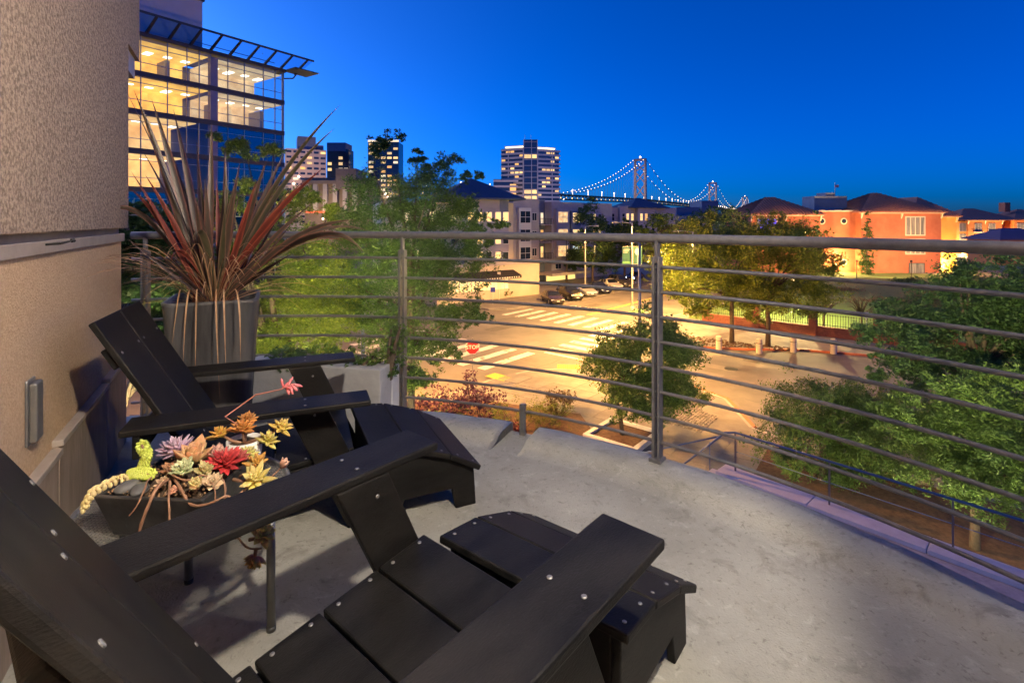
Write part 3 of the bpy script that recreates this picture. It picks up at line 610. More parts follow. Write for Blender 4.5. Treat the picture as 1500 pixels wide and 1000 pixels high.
# ================================================================== FOLIAGE
def leaves_mesh(name, lobes, n, size, seed, clumps=14, spread=.2, droop=.0, aspect=.45, tris=False):
    g = np.random.default_rng(seed); lob = np.array(lobes, float); w = lob[:, 3]*lob[:, 4]*lob[:, 5]; w = (w**.75)/(w**.75).sum()
    cen = []
    for l, ww in zip(lob, w):
        k = max(3, int(clumps*ww*len(lob))); d = g.normal(size=(k, 3)); d /= np.linalg.norm(d, axis=1)[:, None]
        r = g.uniform(.45, 1., (k, 1))**.6; cen.append(np.c_[l[:3]+d*r*l[3:6], np.repeat(l[3:6].mean()*spread, k)])
    cen = np.concatenate(cen); ci = g.integers(0, len(cen), n); c = cen[ci]
    sub = g.normal(size=(len(cen), 7, 3)); tw_i = g.integers(0, 7, n)
    p = c[:, :3]+sub[ci, tw_i]*c[:, 3:4]*np.array([1., 1., .7])+g.normal(size=(n, 3))*c[:, 3:4]*np.array([.42, .42, .32])
    ax = g.normal(size=(n, 3)); ax[:, 2] = ax[:, 2]*.6-droop; ax /= np.linalg.norm(ax, axis=1)[:, None]
    up = g.normal(size=(n, 3))*.7+np.array([0, 0, 1.]); sd = np.cross(ax, up); sd /= np.linalg.norm(sd, axis=1)[:, None]+1e-9
    L = size*g.uniform(.45, 1.35, (n, 1)); W = L*aspect
    v = np.stack([p-ax*L*.5, p+sd*W*.5, p+ax*L*.5, p-sd*W*.5], 1).reshape(-1, 3)
    me = bpy.data.meshes.new(name); me.vertices.add(4*n); me.vertices.foreach_set('co', v.astype(np.float32).ravel())
    me.loops.add(4*n); me.loops.foreach_set('vertex_index', np.arange(4*n, dtype=np.int32))
    me.polygons.add(n); me.polygons.foreach_set('loop_start', np.arange(0, 4*n, 4, dtype=np.int32)); me.polygons.foreach_set('loop_total', np.full(n, 4, np.int32))
    me.update(calc_edges=True); return me, cen
m['bark'] = M('bark', (.055, .04, .028), (.10, .075, .055), 12, .9, .6, 30)
GREEN = {'blue': leafmat('leaf_dusk_green', (.03, .06, .02), (.085, .14, .04)), 'feather': leafmat('leaf_feathery', (.045, .09, .02), (.125, .20, .045)),
         'yellow': leafmat('leaf_yellow_green', (.075, .12, .015), (.20, .25, .04)), 'dark': leafmat('leaf_dark', (.024, .058, .02), (.07, .13, .04)),
         'purple': leafmat('leaf_purple', (.05, .018, .045), (.12, .05, .10)), 'burgundy': leafmat('leaf_burgundy', (.08, .015, .02), (.16, .03, .04)),
         'bare': leafmat('leaf_sparse', (.10, .08, .05), (.16, .12, .07))}
def tree(name, label, base, h_trunk, lobes, n, size, mat, seed, cat='tree', group=None, rt=.13, clumps=14, spread=.2, droop=0., aspect=.45, nb=9, lean=(0, 0)):
    base = Vector(base); t = thing(name, label, cat, base, 0, group)
    me, cen = leaves_mesh('crown', lobes, n, size, seed, clumps, spread, droop, aspect)
    link('crown', me, GREEN[mat], t)
    mb = MB(); rr = random.Random(seed); top = Vector((lean[0], lean[1], h_trunk))
    mb.tube([(0, 0, -.15), (lean[0]*.2, lean[1]*.2, h_trunk*.4), top*.75, top], [rt*1.15, rt*.9, rt*.8, rt*.65], 9)
    mb.build('trunk', m['bark'], t, smooth=True)
    pick = rr.sample(range(len(cen)), min(nb, len(cen)))
    for i in pick:
        e = Vector(cen[i][:3]); s = top.lerp(Vector((0, 0, h_trunk*.6)), rr.random()*.5); mid = s.lerp(e, .5)+Vector((rr.uniform(-.2, .2), rr.uniform(-.2, .2), .1*(e-s).length))
        mb = MB(); mb.tube([s, mid, e], [rt*.5, rt*.3, rt*.08], 6); mb.build('limb', m['bark'], t, smooth=True)
    return t
def shrub(name, label, base, lobes, n, size, mat, seed, group=None, cat='shrub', **k):
    t = thing(name, label, cat, base, 0, group); me, cen = leaves_mesh('foliage', lobes, n, size, seed, **k); link('foliage', me, GREEN[mat], t)
    for i in range(0, len(cen), max(1, len(cen)//5)):
        e = Vector(cen[i][:3]); mb = MB(); mb.tube([(e.x*.2, e.y*.2, -.05), (e.x*.6, e.y*.6, e.z*.5), e], [.02, .014, .005], 5); mb.build('stem', m['bark'], t)
    return t

# ================================================================== GROUND AND STREETS
m['earth'] = M('dark_ground', (.05, .045, .04), (.09, .08, .07), .05, .95)
m['asphalt'] = M('asphalt', (.11, .104, .097), (.17, .16, .15), .35, .85, .2, 40, detail=8)
m['paint'] = M('road_paint', (.15, .142, .133), (.58, .56, .53), 1.6, .7, detail=12, mix=(.36, .48))
m['ypaint'] = M('yellow_road_paint', (.55, .36, .05), (.62, .42, .08), 5, .7)
m['gpaint'] = M('green_road_paint', (.18, .38, .16), (.24, .44, .2), 3, .7)
m['walk'] = M('sidewalk_concrete', (.13, .122, .118), (.21, .20, .19), .9, .85, .15, 20)
m['kerb'] = M('kerb_concrete', (.28, .26, .24), (.36, .34, .31), 2, .8)
m['redkerb'] = M('red_kerb', (.42, .12, .05), (.5, .17, .07), 3, .7)
m['mulch'] = M('mulch', (.05, .025, .015), (.11, .06, .035), 6, .95, .8, 40)
m['cobble'] = M('cobble', (.14, .125, .11), (.26, .23, .2), 3, .8, .2, 20, island=.3)
m['lawn'] = M('lawn', (.05, .10, .02), (.09, .15, .03), 2.5, .95, .5, 60)
m['brick'] = M('red_brick', (.20, .065, .04), (.28, .095, .06), 6, .85, .3, 25)
m['iron'] = M('black_iron', (.015, .015, .016), rough=.5)
mb = MB(); mb.add([(-5000, -300, GZ-.12), (5000, -300, GZ-.12), (5000, 9000, GZ-.12), (-5000, 9000, GZ-.12)], [(0, 1, 2, 3)])
struct(mb.build('ground', m['earth']))
def sheet(name, pts, z, mat, parent=None):   # pts in street grid (a, b)
    mb = MB(); mb.add([S(a, b, z) for a, b in pts], [tuple(range(len(pts)))]); me = mb.mesh(name)
    if me.polygons[0].normal.z < 0: me.flip_normals()
    return link(name, me, mat, parent)
road = struct(sheet('road', [(-80, -55), (200, -55), (200, 60), (-80, 60)], GZ, m['asphalt']))
def slab(name, pts, mat, h=.13):
    mb = MB(); P = [S(a, b, GZ-.05) for a, b in pts]
    if sum(P[i].x*P[(i+1) % len(P)].y-P[(i+1) % len(P)].x*P[i].y for i in range(len(P))) < 0: P = P[::-1]
    mb.prism(P, (0, 0, h+.05)); return struct(mb.build(name, mat))
# near block: our building's corner (a < 30, b > -21), far-right block (a > 39), far-left block (b < -36)
def corner(pts): return pts
near = [(-40, -20.6), (22.5, -20.6), (25.5, -20.0), (27.6, -18.3), (28.8, -15.6), (29.4, -12.2), (28.2, -8.8), (25.0, -6.6), (24.4, -4.5), (24.4, 40), (-40, 40)]
slab('near_sidewalk', near, m['walk'])
slab('far_sidewalk', [(38.6, -17.5), (39.6, -19.2), (41.8, -20.2), (46, -20.5), (180, -20.5), (180, 45), (44.5, 45), (44.0, -3.5), (42.6, -8), (40.2, -11), (38.6, -14)], m['walk'])
slab('left_sidewalk', [(40.5, -37.2), (42, -36), (44, -35.4), (180, -35.4), (180, -75), (40.5, -75)], m['walk'])
# red-painted kerb lines
for pts in ([(29.42, -12.2), (28.22, -8.8), (25.02, -6.6)], [(38.58, -14), (40.18, -11), (42.58, -8), (43.98, -3.5)], [(44.02, -3.5), (44.5, 6)]):
    mb = MB()
    for (a0, b0), (a1, b1) in zip(pts, pts[1:]):
        p, q = S(a0, b0, GZ-.04), S(a1, b1, GZ-.04); d = (q-p); nn = Vector((-d.y, d.x, 0)).normalized()
        mb.obox(p-nn*.02, d*1.004, nn*.17, UZ*.18)
    struct(mb.build('kerb', m['redkerb']))
# sidewalk paving slabs near our building, each a piece
PAV = bpy.data.objects.new('paving', None); col.objects.link(PAV); PAV['kind'] = 'structure'
rr = random.Random(4); slab_me = MB().box(-.735, .735, -.735, .735, -.03, .012).mesh('paving_slab'); slab_me.materials.append(m['walk'])
for i in range(0, 9):
    for j in range(0, 13):
        a, b = 14.6+i*1.5, -19.6+j*1.5
        if (a > 27.0+min(0, (-15.6-b)*-.0)) or (a > 23.6 and b < -17.2) or (a > 22.9 and b > -12) : continue
        o = link('paving_slab', slab_me, None, PAV); o.location = S(a, b, GZ+.13+rr.uniform(-.002, .003)); o.rotation_euler = (0, 0, math.atan2(UA.y, UA.x)+R(rr.uniform(-.2, .2)))
# asphalt patches, seams, gutters and drains: pieces of the road
m['patch'] = M('asphalt_patch', (.075, .07, .066), (.11, .105, .1), 1.5, .9, .3, 30); m['patch2'] = M('pale_asphalt_patch', (.15, .142, .132), (.19, .18, .17), 1.2, .85, .3, 30)
for a0, b0, da, db, k in ((33, -31, 3.2, 1.4, 1), (36.5, -27, 1.2, 5, 1), (30.5, -25, 2.0, 1.3, 2), (46, -31, 6, 1.1, 1), (34, -17, .9, 7, 2), (37, -10.5, 1.6, 2.6, 1), (31.5, -13.5, 1.4, 3.2, 2), (47, -25, 9, .8, 2), (24, -31, 5, .9, 1), (33.5, -4, 1.2, 6, 1)):
    sheet('asphalt_patch', [(a0, b0), (a0+da, b0+.1), (a0+da-.15, b0+db), (a0-.1, b0+db-.1)], GZ+.003, m['patch' if k == 1 else 'patch2'], road)
rs = random.Random(77)
for i in range(26):
    a, b, along = rs.uniform(24, 44), rs.uniform(-34, -4), rs.random() < .5; pts = []; mb = MB()
    for j in range(9): pts.append(S(a+(j*.55 if along else rs.uniform(-.12, .12)), b+(rs.uniform(-.12, .12) if along else j*.55), GZ+.004))
    for p_, q_ in zip(pts, pts[1:]): d_ = (q_-p_).normalized(); n_ = Vector((-d_.y, d_.x, 0))*.025; mb.add([p_-n_, q_-n_, q_+n_, p_+n_], [(0, 1, 2, 3)])
    mb.build('tar_seam', m['patch'], road)
def edge_strip(name, pts, off, w, z, mat):
    mb = MB()
    for (a0, b0), (a1, b1) in zip(pts, pts[1:]):
        p, q = S(a0, b0, z), S(a1, b1, z); d = q-p; nn = Vector((-d.y, d.x, 0)).normalized()
        mb.add([p+nn*off, q+nn*off, q+nn*(off+w), p+nn*(off+w)], [(0, 1, 2, 3)])
    return struct(mb.build(name, mat))
edge_strip('gutter', near[:10], .01, .45, GZ+.005, m['patch2']); edge_strip('kerb_top', near[:10], -.17, .15, GZ+.134, m['kerb'])
edge_strip('gutter', [(38.6, -14), (38.6, -17.5), (39.6, -19.2), (41.8, -20.2), (46, -20.5), (90, -20.5)], .01, .45, GZ+.005, m['patch2'])
edge_strip('kerb_top', [(38.6, -14), (38.6, -17.5), (39.6, -19.2), (41.8, -20.2), (46, -20.5), (90, -20.5)], -.17, .15, GZ+.134, m['kerb'])
# crosswalk bars and lane marks: pieces of the road
def bar(a0, a1, b0, b1, mat='paint', name='crosswalk_bar', z=.006): sheet(name, [(a0, b0), (a1, b0), (a1, b1), (a0, b1)], GZ+z, m[mat], road)
for i in range(10): bar(39.5, 44.2, -34.6+i*1.62, -33.95+i*1.62)
for i in range(8): bar(22.3+.25*i, 29.4, -35.2+i*1.72, -34.5+i*1.72)
for i in range(6): bar(31.0+i*1.45, 31.7+i*1.45, -22.6, -18.6)
bar(30.0, 30.32, -22.2, -18.9, name='stop_line'); bar(21.2, 21.55, -34, -27.5, name='stop_line')
bar(45, 110, -27.9, -27.75, 'ypaint', 'centre_line'); bar(45, 110, -27.6, -27.45, 'ypaint', 'centre_line')
for i in range(2): bar(49+i*14, 52+i*14, -25.4, -23.6, 'gpaint', 'bike_patch')
bar(46, 110, -33.7, -33.58, 'paint', 'parking_line')
def road_text(txt, p, size, ang):
    o = link('lettering', text_mesh(txt, size), m['paint'], road); o.location = (p.x, p.y, GZ+.007); o.rotation_euler = (0, 0, ang); o.scale = (1, 1.5, .3)
road_text('STOP', S(35.4, -13.2), 1.35, math.atan2(UB.y, UB.x)+math.pi/2); road_text('XING', S(48.5, -30.6), 1.4, math.atan2(UA.y, UA.x)+math.pi/2)
p = ground(1071, 540); mb = MB(); mb.lathe([(.42, .0), (.42, .012), (.36, .016)], 24); o = mb.build('manhole_cover', m['iron'], None, loc=(p.x, p.y, GZ)); tag(o, 'dark round manhole cover in the orange-lit road', 'manhole')
for x, y in ((731, 552), (833, 537)):
    p = ground(x, y, GZ+.13); mb = MB(); mb.obox((-.75, -.45, 0), (1.5, 0, 0), (0, .9, 0), (0, 0, .012))
    rr2 = [(i*.12-.7, j*.12-.4) for i in range(12) for j in range(7)]
    for u_, v_ in rr2: mb.box(u_, u_+.05, v_, v_+.05, .012, .02)
    o = mb.build('tactile_pad', m['ypaint'], None, loc=p, rot=(0, 0, math.atan2(UB.y, UB.x)+(.6 if x > 800 else 0)))
    tag(o, 'yellow tactile pad on the kerb ramp by the ' + ('stop sign' if x < 800 else 'striped crossing to the park side'), 'tactile pad')
# cobble strip by the red kerb
mb = MB(); rr = random.Random(8)
for i in range(46):
    for j in range(30):
        a, b = 22.9+i*.14, -12.6+j*.15
        if a > 28.9-abs(b+11.2)*.55 or (b > -9.2 and a > 25.6-(b+9.2)*.4): continue
        p = S(a+rr.uniform(-.02, .02), b+rr.uniform(-.02, .02), GZ+.13); h = rr.uniform(.02, .05); s = .06
        mb.add([p+Vector((-s, -s, 0)), p+Vector((s, -s, 0)), p+Vector((s, s, 0)), p+Vector((-s, s, 0)), p+Vector((-s*.6, -s*.6, h)), p+Vector((s*.6, -s*.6, h)), p+Vector((s*.6, s*.6, h)), p+Vector((-s*.6, s*.6, h))], [(4, 5, 6, 7), (0, 1, 5, 4), (1, 2, 6, 5), (2, 3, 7, 6), (3, 0, 4, 7)])
tag(mb.build('cobbles', m['cobble']), 'rough grey cobbles set beside the red kerb', 'cobbles', kind='stuff')
mb = MB(); rr = random.Random(18)
for i in range(900):
    a, b = rr.uniform(38.9, 42.5), rr.uniform(-17, -6)
    if a < 39.3+max(0, (b+13)*.55): continue
    if a > 41.9+max(0, (b+12)*.4): continue
    p = S(a, b, GZ+.13); mb.ball(p, rr.uniform(.05, .12), 5, 4, .6)
tag(mb.build('bark_bed', m['mulch']), 'brown bark bed round the tree trunks behind the bollards', 'bark', kind='stuff')
# bollards
bol = None
for i, (x, y) in enumerate(((1053, 512), (1112, 516.5), (1162, 514.5), (1221, 517), (947, 470))):
    p = ground(x, y, GZ+.12)
    if bol is None:
        bol = thing('bollard', 'x', 'bollard', p, 0, 'pale concrete bollards along the kerb')
        mb = MB(); mb.lathe([(.21, -.05), (.21, .9), (.19, .98), (.10, 1.02)], 16); mb.build('shaft', M('bollard_concrete', (.42, .38, .30), (.5, .46, .38), 5, .8, .2, 30), bol, smooth=False, bevel=.01)
        mb = MB(); mb.lathe([(.214, .68), (.214, .72)], 16); mb.build('band', m['iron'], bol)
        o = bol
    else: o = copy_tree(bol); o.location = p
    o['label'] = 'pale concrete bollard by the street lamp pole with banners' if i == 4 else ['pale concrete bollard left of the first tree trunk in the bark bed', 'pale concrete bollard between the two tree trunks of the bark bed', 'pale concrete bollard just right of the second tree trunk', 'pale concrete bollard nearest the big dark tree'][i]

# ================================================================== STREET FURNITURE
m['cream'] = M('cream_pole', (.5, .47, .42), (.58, .55, .5), 4, .5); m['bluepole'] = M('blue_grey_pole', (.11, .13, .20), (.15, .17, .24), 4, .45, metal=.3)
sodium = lampmat('sodium_lens', (1, .62, .22), 4)
def street_lamp(label, p, h, mat, arm, energy, colr=(1, .46, .09), spot=164, aim=(0, 0, -1)):
    t = thing('street_lamp', label, 'street lamp', p)
    mb = MB(); mb.tube([(0, 0, -.1), (0, 0, h*.5), (0, 0, h)], [.11, .09, .07], 12); mb.build('pole', mat, t, smooth=True)
    mb = MB(); mb.lathe([(.2, 0), (.2, .25), (.12, .4)], 12); mb.build('base', mat, t)
    A = Vector(arm); mb = MB(); mb.tube([(0, 0, h-.05), A*.5+UZ*(h+.05), A+UZ*(h+.08)], .04, 8); mb.build('arm', mat, t, smooth=True)
    d = A.normalized(); sd = Vector((-d.y, d.x, 0)); mb = MB(); mb.obox(A*.92-sd*.14+UZ*(h+.07), d*.6, sd*.28, UZ*.08); mb.obox(A*.92-sd*.14+UZ*(h-.03), d*.6, sd*.02, UZ*.1); mb.obox(A*.92+sd*.12+UZ*(h-.03), d*.6, sd*.02, UZ*.1); mb.obox(A*.92-sd*.12+UZ*(h-.03), d*.02, sd*.24, UZ*.1); mb.obox(A*.92+d*.58-sd*.12+UZ*(h-.03), d*.02, sd*.24, UZ*.1); hd = mb.build('head', mat, t, bevel=.03)
    mb = MB(); mb.obox(A*.97-sd*.10+UZ*(h+.055), d*.45, sd*.20, UZ*.01); mb.build('lens', sodium, hd)
    l = bpy.data.lights.new('street_light', 'SPOT'); l.energy = energy; l.color = colr; l.spot_size = R(spot); l.spot_blend = .25; l.shadow_soft_size = .15
    lo = bpy.data.objects.new('street_light', l); col.objects.link(lo); lo.parent = t; lo.location = A*1.05+UZ*(h-.06); lo.rotation_euler = (-Vector(aim)).to_track_quat('Z', 'Y').to_euler()
    return t
p2 = at(937, 560, 30.2)
street_lamp('slender blue-grey street lamp behind the small round tree', (p2.x, p2.y, GZ+.13), 8.12, m['bluepole'], S(1.1, -.9, 0), 6800, aim=(.75, .45, -1))
p1 = ground(926, 455)
l1 = street_lamp('cream street lamp with two green banners', (p1.x, p1.y, GZ+.1), 9.3, m['cream'], S(-.6, -1.6, 0), 5500)
for s, nm in ((-1, 'banner'), (1, 'banner')):
    w = .95; x0 = .10 if s > 0 else -.10-w; z0, z1 = 9.5-(387-325)*p1.y/F-.1, 9.5-(361-325)*p1.y/F-.1
    mb = MB(); mb.box(x0, x0+w, -.006, .006, z0, z1); bn = mb.build(nm, M('teal_banner', (.012, .075, .07), (.03, .13, .115), 1.3, .7), l1); bn['label'] = 'teal banner with a pale round tree' if s > 0 else 'teal banner with white lines over green hills'
    wm = M('banner_white', (.6, .62, .6), rough=.7)
    if s < 0:
        for k in range(3): mb = MB(); mb.box(x0+.1, x0+w-.1-.15*k, -.012, -.0062, z1-.35-.16*k, z1-.29-.16*k); mb.build('banner_line', wm, bn)
        mb = MB(); mb.box(x0+.02, x0+w-.02, -.012, -.0062, z0+.02, z0+.3); mb.build('banner_hill', M('banner_green', (.1, .3, .12), rough=.7), bn)
    else:
        mb = MB(); mb.prism([(x0+w/2+.3*math.cos(R(a)), -.012, z1-.55+.38*math.sin(R(a))) for a in range(0, 360, 20)], (0, .0055, 0)); mb.box(x0+w/2-.03, x0+w/2+.03, -.012, -.0065, z0+.1, z1-.8); mb.build('banner_tree', wm, bn)
    for z in (z0, z1): mb = MB(); mb.tube([(0, 0, z), (x0+(w if s > 0 else 0), 0, z)], .02, 6); mb.build('banner_arm', m['cream'], l1)
street_lamp('street lamp among the leaves of the tall tree by the crossing', S(13.5, -20.2, GZ+.13), 8.6, m['bluepole'], S(1.6, -1.0, 0), 11500)
street_lamp('street lamp at the far kerb by the parked cars', S(60, -37.3, GZ+.1), 8.8, m['cream'], S(0, 1.6, 0), 1500)
street_lamp('street lamp on the park side beyond the leafy trees', S(52, -19.5, GZ+.1), 8.4, m['cream'], S(0, -1.6, 0), 7500)
street_lamp('street lamp at the far kerb corner before the park trees', S(39.1, -17.4, GZ+.13), 8.3, m['bluepole'], UB*-1.8, 9500, colr=(1, .55, .15))  # added lamp, hidden by the railing post, to brighten the park trees
# stop sign
p = ground(692, 572, GZ+.1); p = Vector(((692-750)*28.4/F, 28.4, GZ+.1))
sg = thing('stop_sign', 'red octagonal stop sign on a thin post at the crossing', 'sign', p, R(8))
mb = MB(); mb.tube([(0, 0, -.05), (0, 0, 2.95)], .03, 8); mb.build('post', M('galvanised', (.3, .3, .31), rough=.4, metal=.7), sg)
oc = lambda r, y: [(r*math.sin(R(22.5+45*i)), y, 2.46+r*math.cos(R(22.5+45*i))) for i in range(8)]
mb = MB(); mb.prism(oc(.40, -.045), (0, .006, 0)); mb.build('rim', M('sign_white', (.75, .75, .75), rough=.5), sg)
mb = MB(); mb.prism(oc(.375, -.052), (0, .006, 0)); mb.build('plate', M('sign_red', (.42, .012, .015), rough=.4), sg)
o = link('lettering', text_mesh('STOP', .30), bpy.data.materials['sign_white'], sg); o.location = (0, -.058, 2.46); o.rotation_euler = (R(90), 0, 0)
p = ground(722, 447); ps = thing('parking_sign', 'small square blue sign on a thin post by the lit shopfront', 'sign', (p.x, p.y, GZ+.1), R(5))
mb = MB(); mb.tube([(0, 0, 0), (0, 0, 1.95)], .03, 8); mb.build('post', m['cream'], ps)
mb = MB(); mb.box(-.27, .27, -.05, -.03, 1.4, 1.95); mb.build('plate', M('sign_blue', (.02, .04, .35), rough=.4), ps)
p = ground(731, 441); ps = thing('sign_post', 'thin cream post on the far sidewalk by the lit shopfront', 'post', (p.x, p.y, GZ+.1)); mb = MB(); mb.tube([(0, 0, 0), (0, 0, 3.4)], .05, 8); mb.build('pole', m['cream'], ps)
mb = MB(); mb.box(-.2, .2, -.07, -.05, 2.8, 3.4); mb.build('plate', m['cream'], ps)

# ================================================================== CARS
m['glass_dark'] = M('car_glass', (.012, .016, .025), rough=.06, spec=.8); m['tyre'] = M('tyre', (.015, .015, .015), rough=.85); m['alloy'] = M('alloy', (.45, .45, .46), rough=.3, metal=.9)
hl_off = M('headlight_glass', (.6, .62, .65), rough=.1, spec=.8); hl_on = lampmat('headlight_on', (.85, .95, 1), 14)
def car(label, p, head, paint, H=1.45, L=4.4, suv=False, lights=False):
    t = thing('parked_car' if not lights else 'car', label, 'car', p, R(90-head), 'cars parked along the far kerb' if not lights else None)
    k = H/1.45; W = .9
    st = [(L*.5, .35, .55, .62, 0), (L*.485, .22, .68, .74, 0), (L*.40, .2, .80, .86, 0), (L*.26, .2, .90, .90, 0), (L*.20, .2, .94, .90, 0), (L*.05, .2, .95, .9, 1), (-L*.08, .2, .96, .9, 1), (-L*.24, .2, .97, .9, 1), (-L*.36, .22, .98, .88, 0 if not suv else 1), (-L*.47, .26, .90, .80, 0), (-L*.5, .38, .75, .70, 0)]
    roofz = {0: None}; mb = MB(); N = 10; rows = []
    for x, zb, zt, hw, cab in st:
        zt *= k; zr = H*.99 if cab else zt+.015; rw = hw*.72 if cab else hw*.8
        if cab and x > L*.03: zr = H*.97
        if cab and x < -L*.2 and not suv: zr = H*.93
        pr = [(-hw*.85, zb), (-hw, zb+.14), (-hw, zt*.72), (-hw*.97, zt), (-rw, zr), (rw, zr), (hw*.97, zt), (hw, zt*.72), (hw, zb+.14), (hw*.85, zb)]
        rows.append([(x, y, z) for y, z in pr])
    mb.v = [q for r_ in rows for q in r_]
    for i in range(len(rows)-1):
        for j in range(N): mb.f.append((i*N+j, i*N+(j+1) % N, (i+1)*N+(j+1) % N, (i+1)*N+j))
    mb.f.append(tuple(range(N))[::-1]); mb.f.append(tuple((len(rows)-1)*N+j for j in range(N)))
    mb.build('body', paint, t, smooth=True, bevel=.03)
    V = lambda i, j: Vector(rows[i][j])
    def pane(nm, a, b, c, d, off):
        q = [a, b, c, d]; ce = sum(q, Vector())/4; q = [ce+(x_-ce)*.88+Vector(off) for x_ in q]; mb = MB(); mb.add(q+[x_-Vector(off)*1.5 for x_ in q], [(0, 1, 2, 3), (4, 7, 6, 5), (0, 4, 5, 1), (1, 5, 6, 2), (2, 6, 7, 3), (3, 7, 4, 0)]); mb.build(nm, m['glass_dark'], t)
    pane('windscreen', V(4, 3), V(4, 6), V(5, 5), V(5, 4), (.03, 0, .03)); e = 8 if suv else 7
    pane('rear_window', V(e, 4), V(e, 5), V(e+1, 6), V(e+1, 3), (-.03, 0, .03))
    for s, (ja, jb) in ((-1, (3, 4)), (1, (6, 5))):
        pane('side_window', V(5, ja), V(6, ja), V(6, jb), V(5, jb), (0, s*.025, .01)); pane('side_window', V(6, ja), V(7, ja), V(7, jb), V(6, jb), (0, s*.025, .01))
        mb = MB(); mb.box(L*.455, L*.49, s*.62-.17, s*.62+.17, .55*k, .68*k); mb.build('headlight', hl_on if lights else hl_off, t, bevel=.02)
        mb = MB(); mb.box(-L*.505, -L*.475, s*.6-.14, s*.6+.14, .68*k, .82*k); mb.build('tail_light', M('tail_red', (.3, .01, .01), rough=.3), t)
        mb = MB(); mb.box(L*.15, L*.19, s*.93-.09, s*.93+.09, .93*k, 1.05*k); mb.build('mirror', paint, t, bevel=.02)
        for x in (L*.31, -L*.30):
            mb = MB(); mb.tube([(x, s*.70, .33), (x, s*.905, .33)], .33, 20); w_ = mb.build('wheel', m['tyre'], t)
            mb = MB(); mb.tube([(x, s*.89, .33), (x, s*.915, .33)], .21, 12); mb.build('rim', m['alloy'], w_)
    mb = MB(); mb.box(L*.485, L*.503, -.45, .45, .34*k, .50*k); mb.build('grille', m['iron'], t)
    mb = MB(); mb.box(L*.50, L*.508, -.16, .16, .40, .50); mb.build('number_plate', M('plate_white', (.7, .7, .7), rough=.5), t)
    return t
P = lambda n, c, r=.25: M(n, c, None, rough=r, spec=.7, metal=.2)
for x, y, hd, pm, H, L, suv, lb in [(809, 443, 166, P('paint_dark_bronze', (.045, .035, .04)), 1.42, 4.3, False, 'dark bronze hatchback parked first at the kerb end'), (834, 437.5, 160, P('paint_black', (.012, .012, .014)), 1.75, 4.6, True, 'black tall suv parked second along the far kerb'),
        (855, 432, 158, P('paint_silver', (.32, .33, .36)), 1.4, 4.4, False, 'silver low saloon parked beside the black suv'), (876, 428, 157, P('paint_dark_blue', (.02, .025, .045)), 1.45, 4.5, False, 'dark blue saloon parked beyond the silver car'),
        (893, 423, 156, P('paint_white', (.5, .5, .5)), 1.45, 4.4, False, 'pale grey saloon parked beyond the dark blue car'), (908, 420, 156, P('paint_grey', (.06, .06, .065)), 1.7, 4.6, True, 'charcoal suv parked last near the street trees')]:
    p = ground(x, y); car(lb, (p.x, p.y, GZ), hd, pm, H, L, suv)
p = ground(930, 411); car('car with lit headlights driving up the street', (p.x, p.y, GZ), 217, P('paint_dark', (.03, .03, .035)), 1.5, 4.4, False, True)
# ================================================================== BUILDINGS
class Facade:
    """A building thing with a local frame: t runs along the front, n towards the street, z up (world heights)."""
    def __init__(s, name, label, o, e, cat='building', group=None):
        s.o = Vector((o[0], o[1], GZ)); s.e = Vector((e[0], e[1], 0)).normalized(); s.n = Vector((s.e.y, -s.e.x, 0))
        s.root = thing(name, label, cat, s.o, 0, group)
    def P(s, t, n, z): return s.e*t+s.n*n+UZ*(z-GZ)
    def box(s, name, mat, t0, t1, n0, n1, z0, z1, parent=None, bevel=0.):
        mb = MB(); mb.obox(s.P(t0, n0, z0), s.e*(t1-t0), s.n*(n1-n0), UZ*(z1-z0)); return mb.build(name, mat, parent or s.root, bevel=bevel)
    def t(s, px):
        r = (px-750)/F; return (r*s.o.y-s.o.x)/(s.e.x-r*s.e.y)
    def z(s, px, py, n=0.):
        q = s.o+s.e*s.t(px); return CAM_Z-(py-HY)*q.y/F
    def window(s, t0, t1, z0, z1, pane, frame, n=0., bars=1, rows=1, fw=.07):
        w = s.box('window', frame, t0, t1, n, n+.05, z0, z1)
        nb, W, H = bars, (t1-t0-fw)/bars, (z1-z0-fw)/rows
        for i in range(nb):
            for j in range(rows): s.box('pane', pane, t0+fw+i*W, t0+i*W+W, n+.052, n+.06, z0+fw+j*H, z0+j*H+H, w)
        return w
lit = [lampmat('lit_window_warm', (1, .66, .24), .42), lampmat('lit_window_pale', (1, .80, .48), .40), lampmat('lit_window_amber', (1, .52, .14), .33), lampmat('lit_window_cool', (.7, .9, 1), .25)]
def litnoise(name, c, c2, e, scale): return M(name, c, c2, scale, .5, emit=e, mix=(.3, .7), detail=3)
lit.append(litnoise('lit_window_blinds', (1, .72, .32), (.55, .28, .09), .4, 2.2))
dark_pane = M('dark_window_glass', (.02, .03, .05), rough=.05, spec=.9)
m['wframe'] = M('white_window_frame', (.55, .54, .55), rough=.6)
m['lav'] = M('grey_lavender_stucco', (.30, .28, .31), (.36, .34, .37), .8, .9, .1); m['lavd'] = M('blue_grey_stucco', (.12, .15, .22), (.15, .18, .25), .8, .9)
m['beige'] = M('beige_stucco', (.42, .36, .30), (.48, .42, .35), .6, .9); m['slate'] = M('blue_slate_roof', (.03, .06, .11), (.045, .08, .14), 3, .7, .3, 20)
m['mullion'] = M('aluminium_mullion', (.30, .30, .32), rough=.4, metal=.6); m['band'] = M('dark_spandrel', (.055, .04, .04), (.075, .055, .05), 1, .5)
m['lavcol'] = M('lavender_column', (.22, .19, .27), (.27, .23, .31), 1.5, .7)

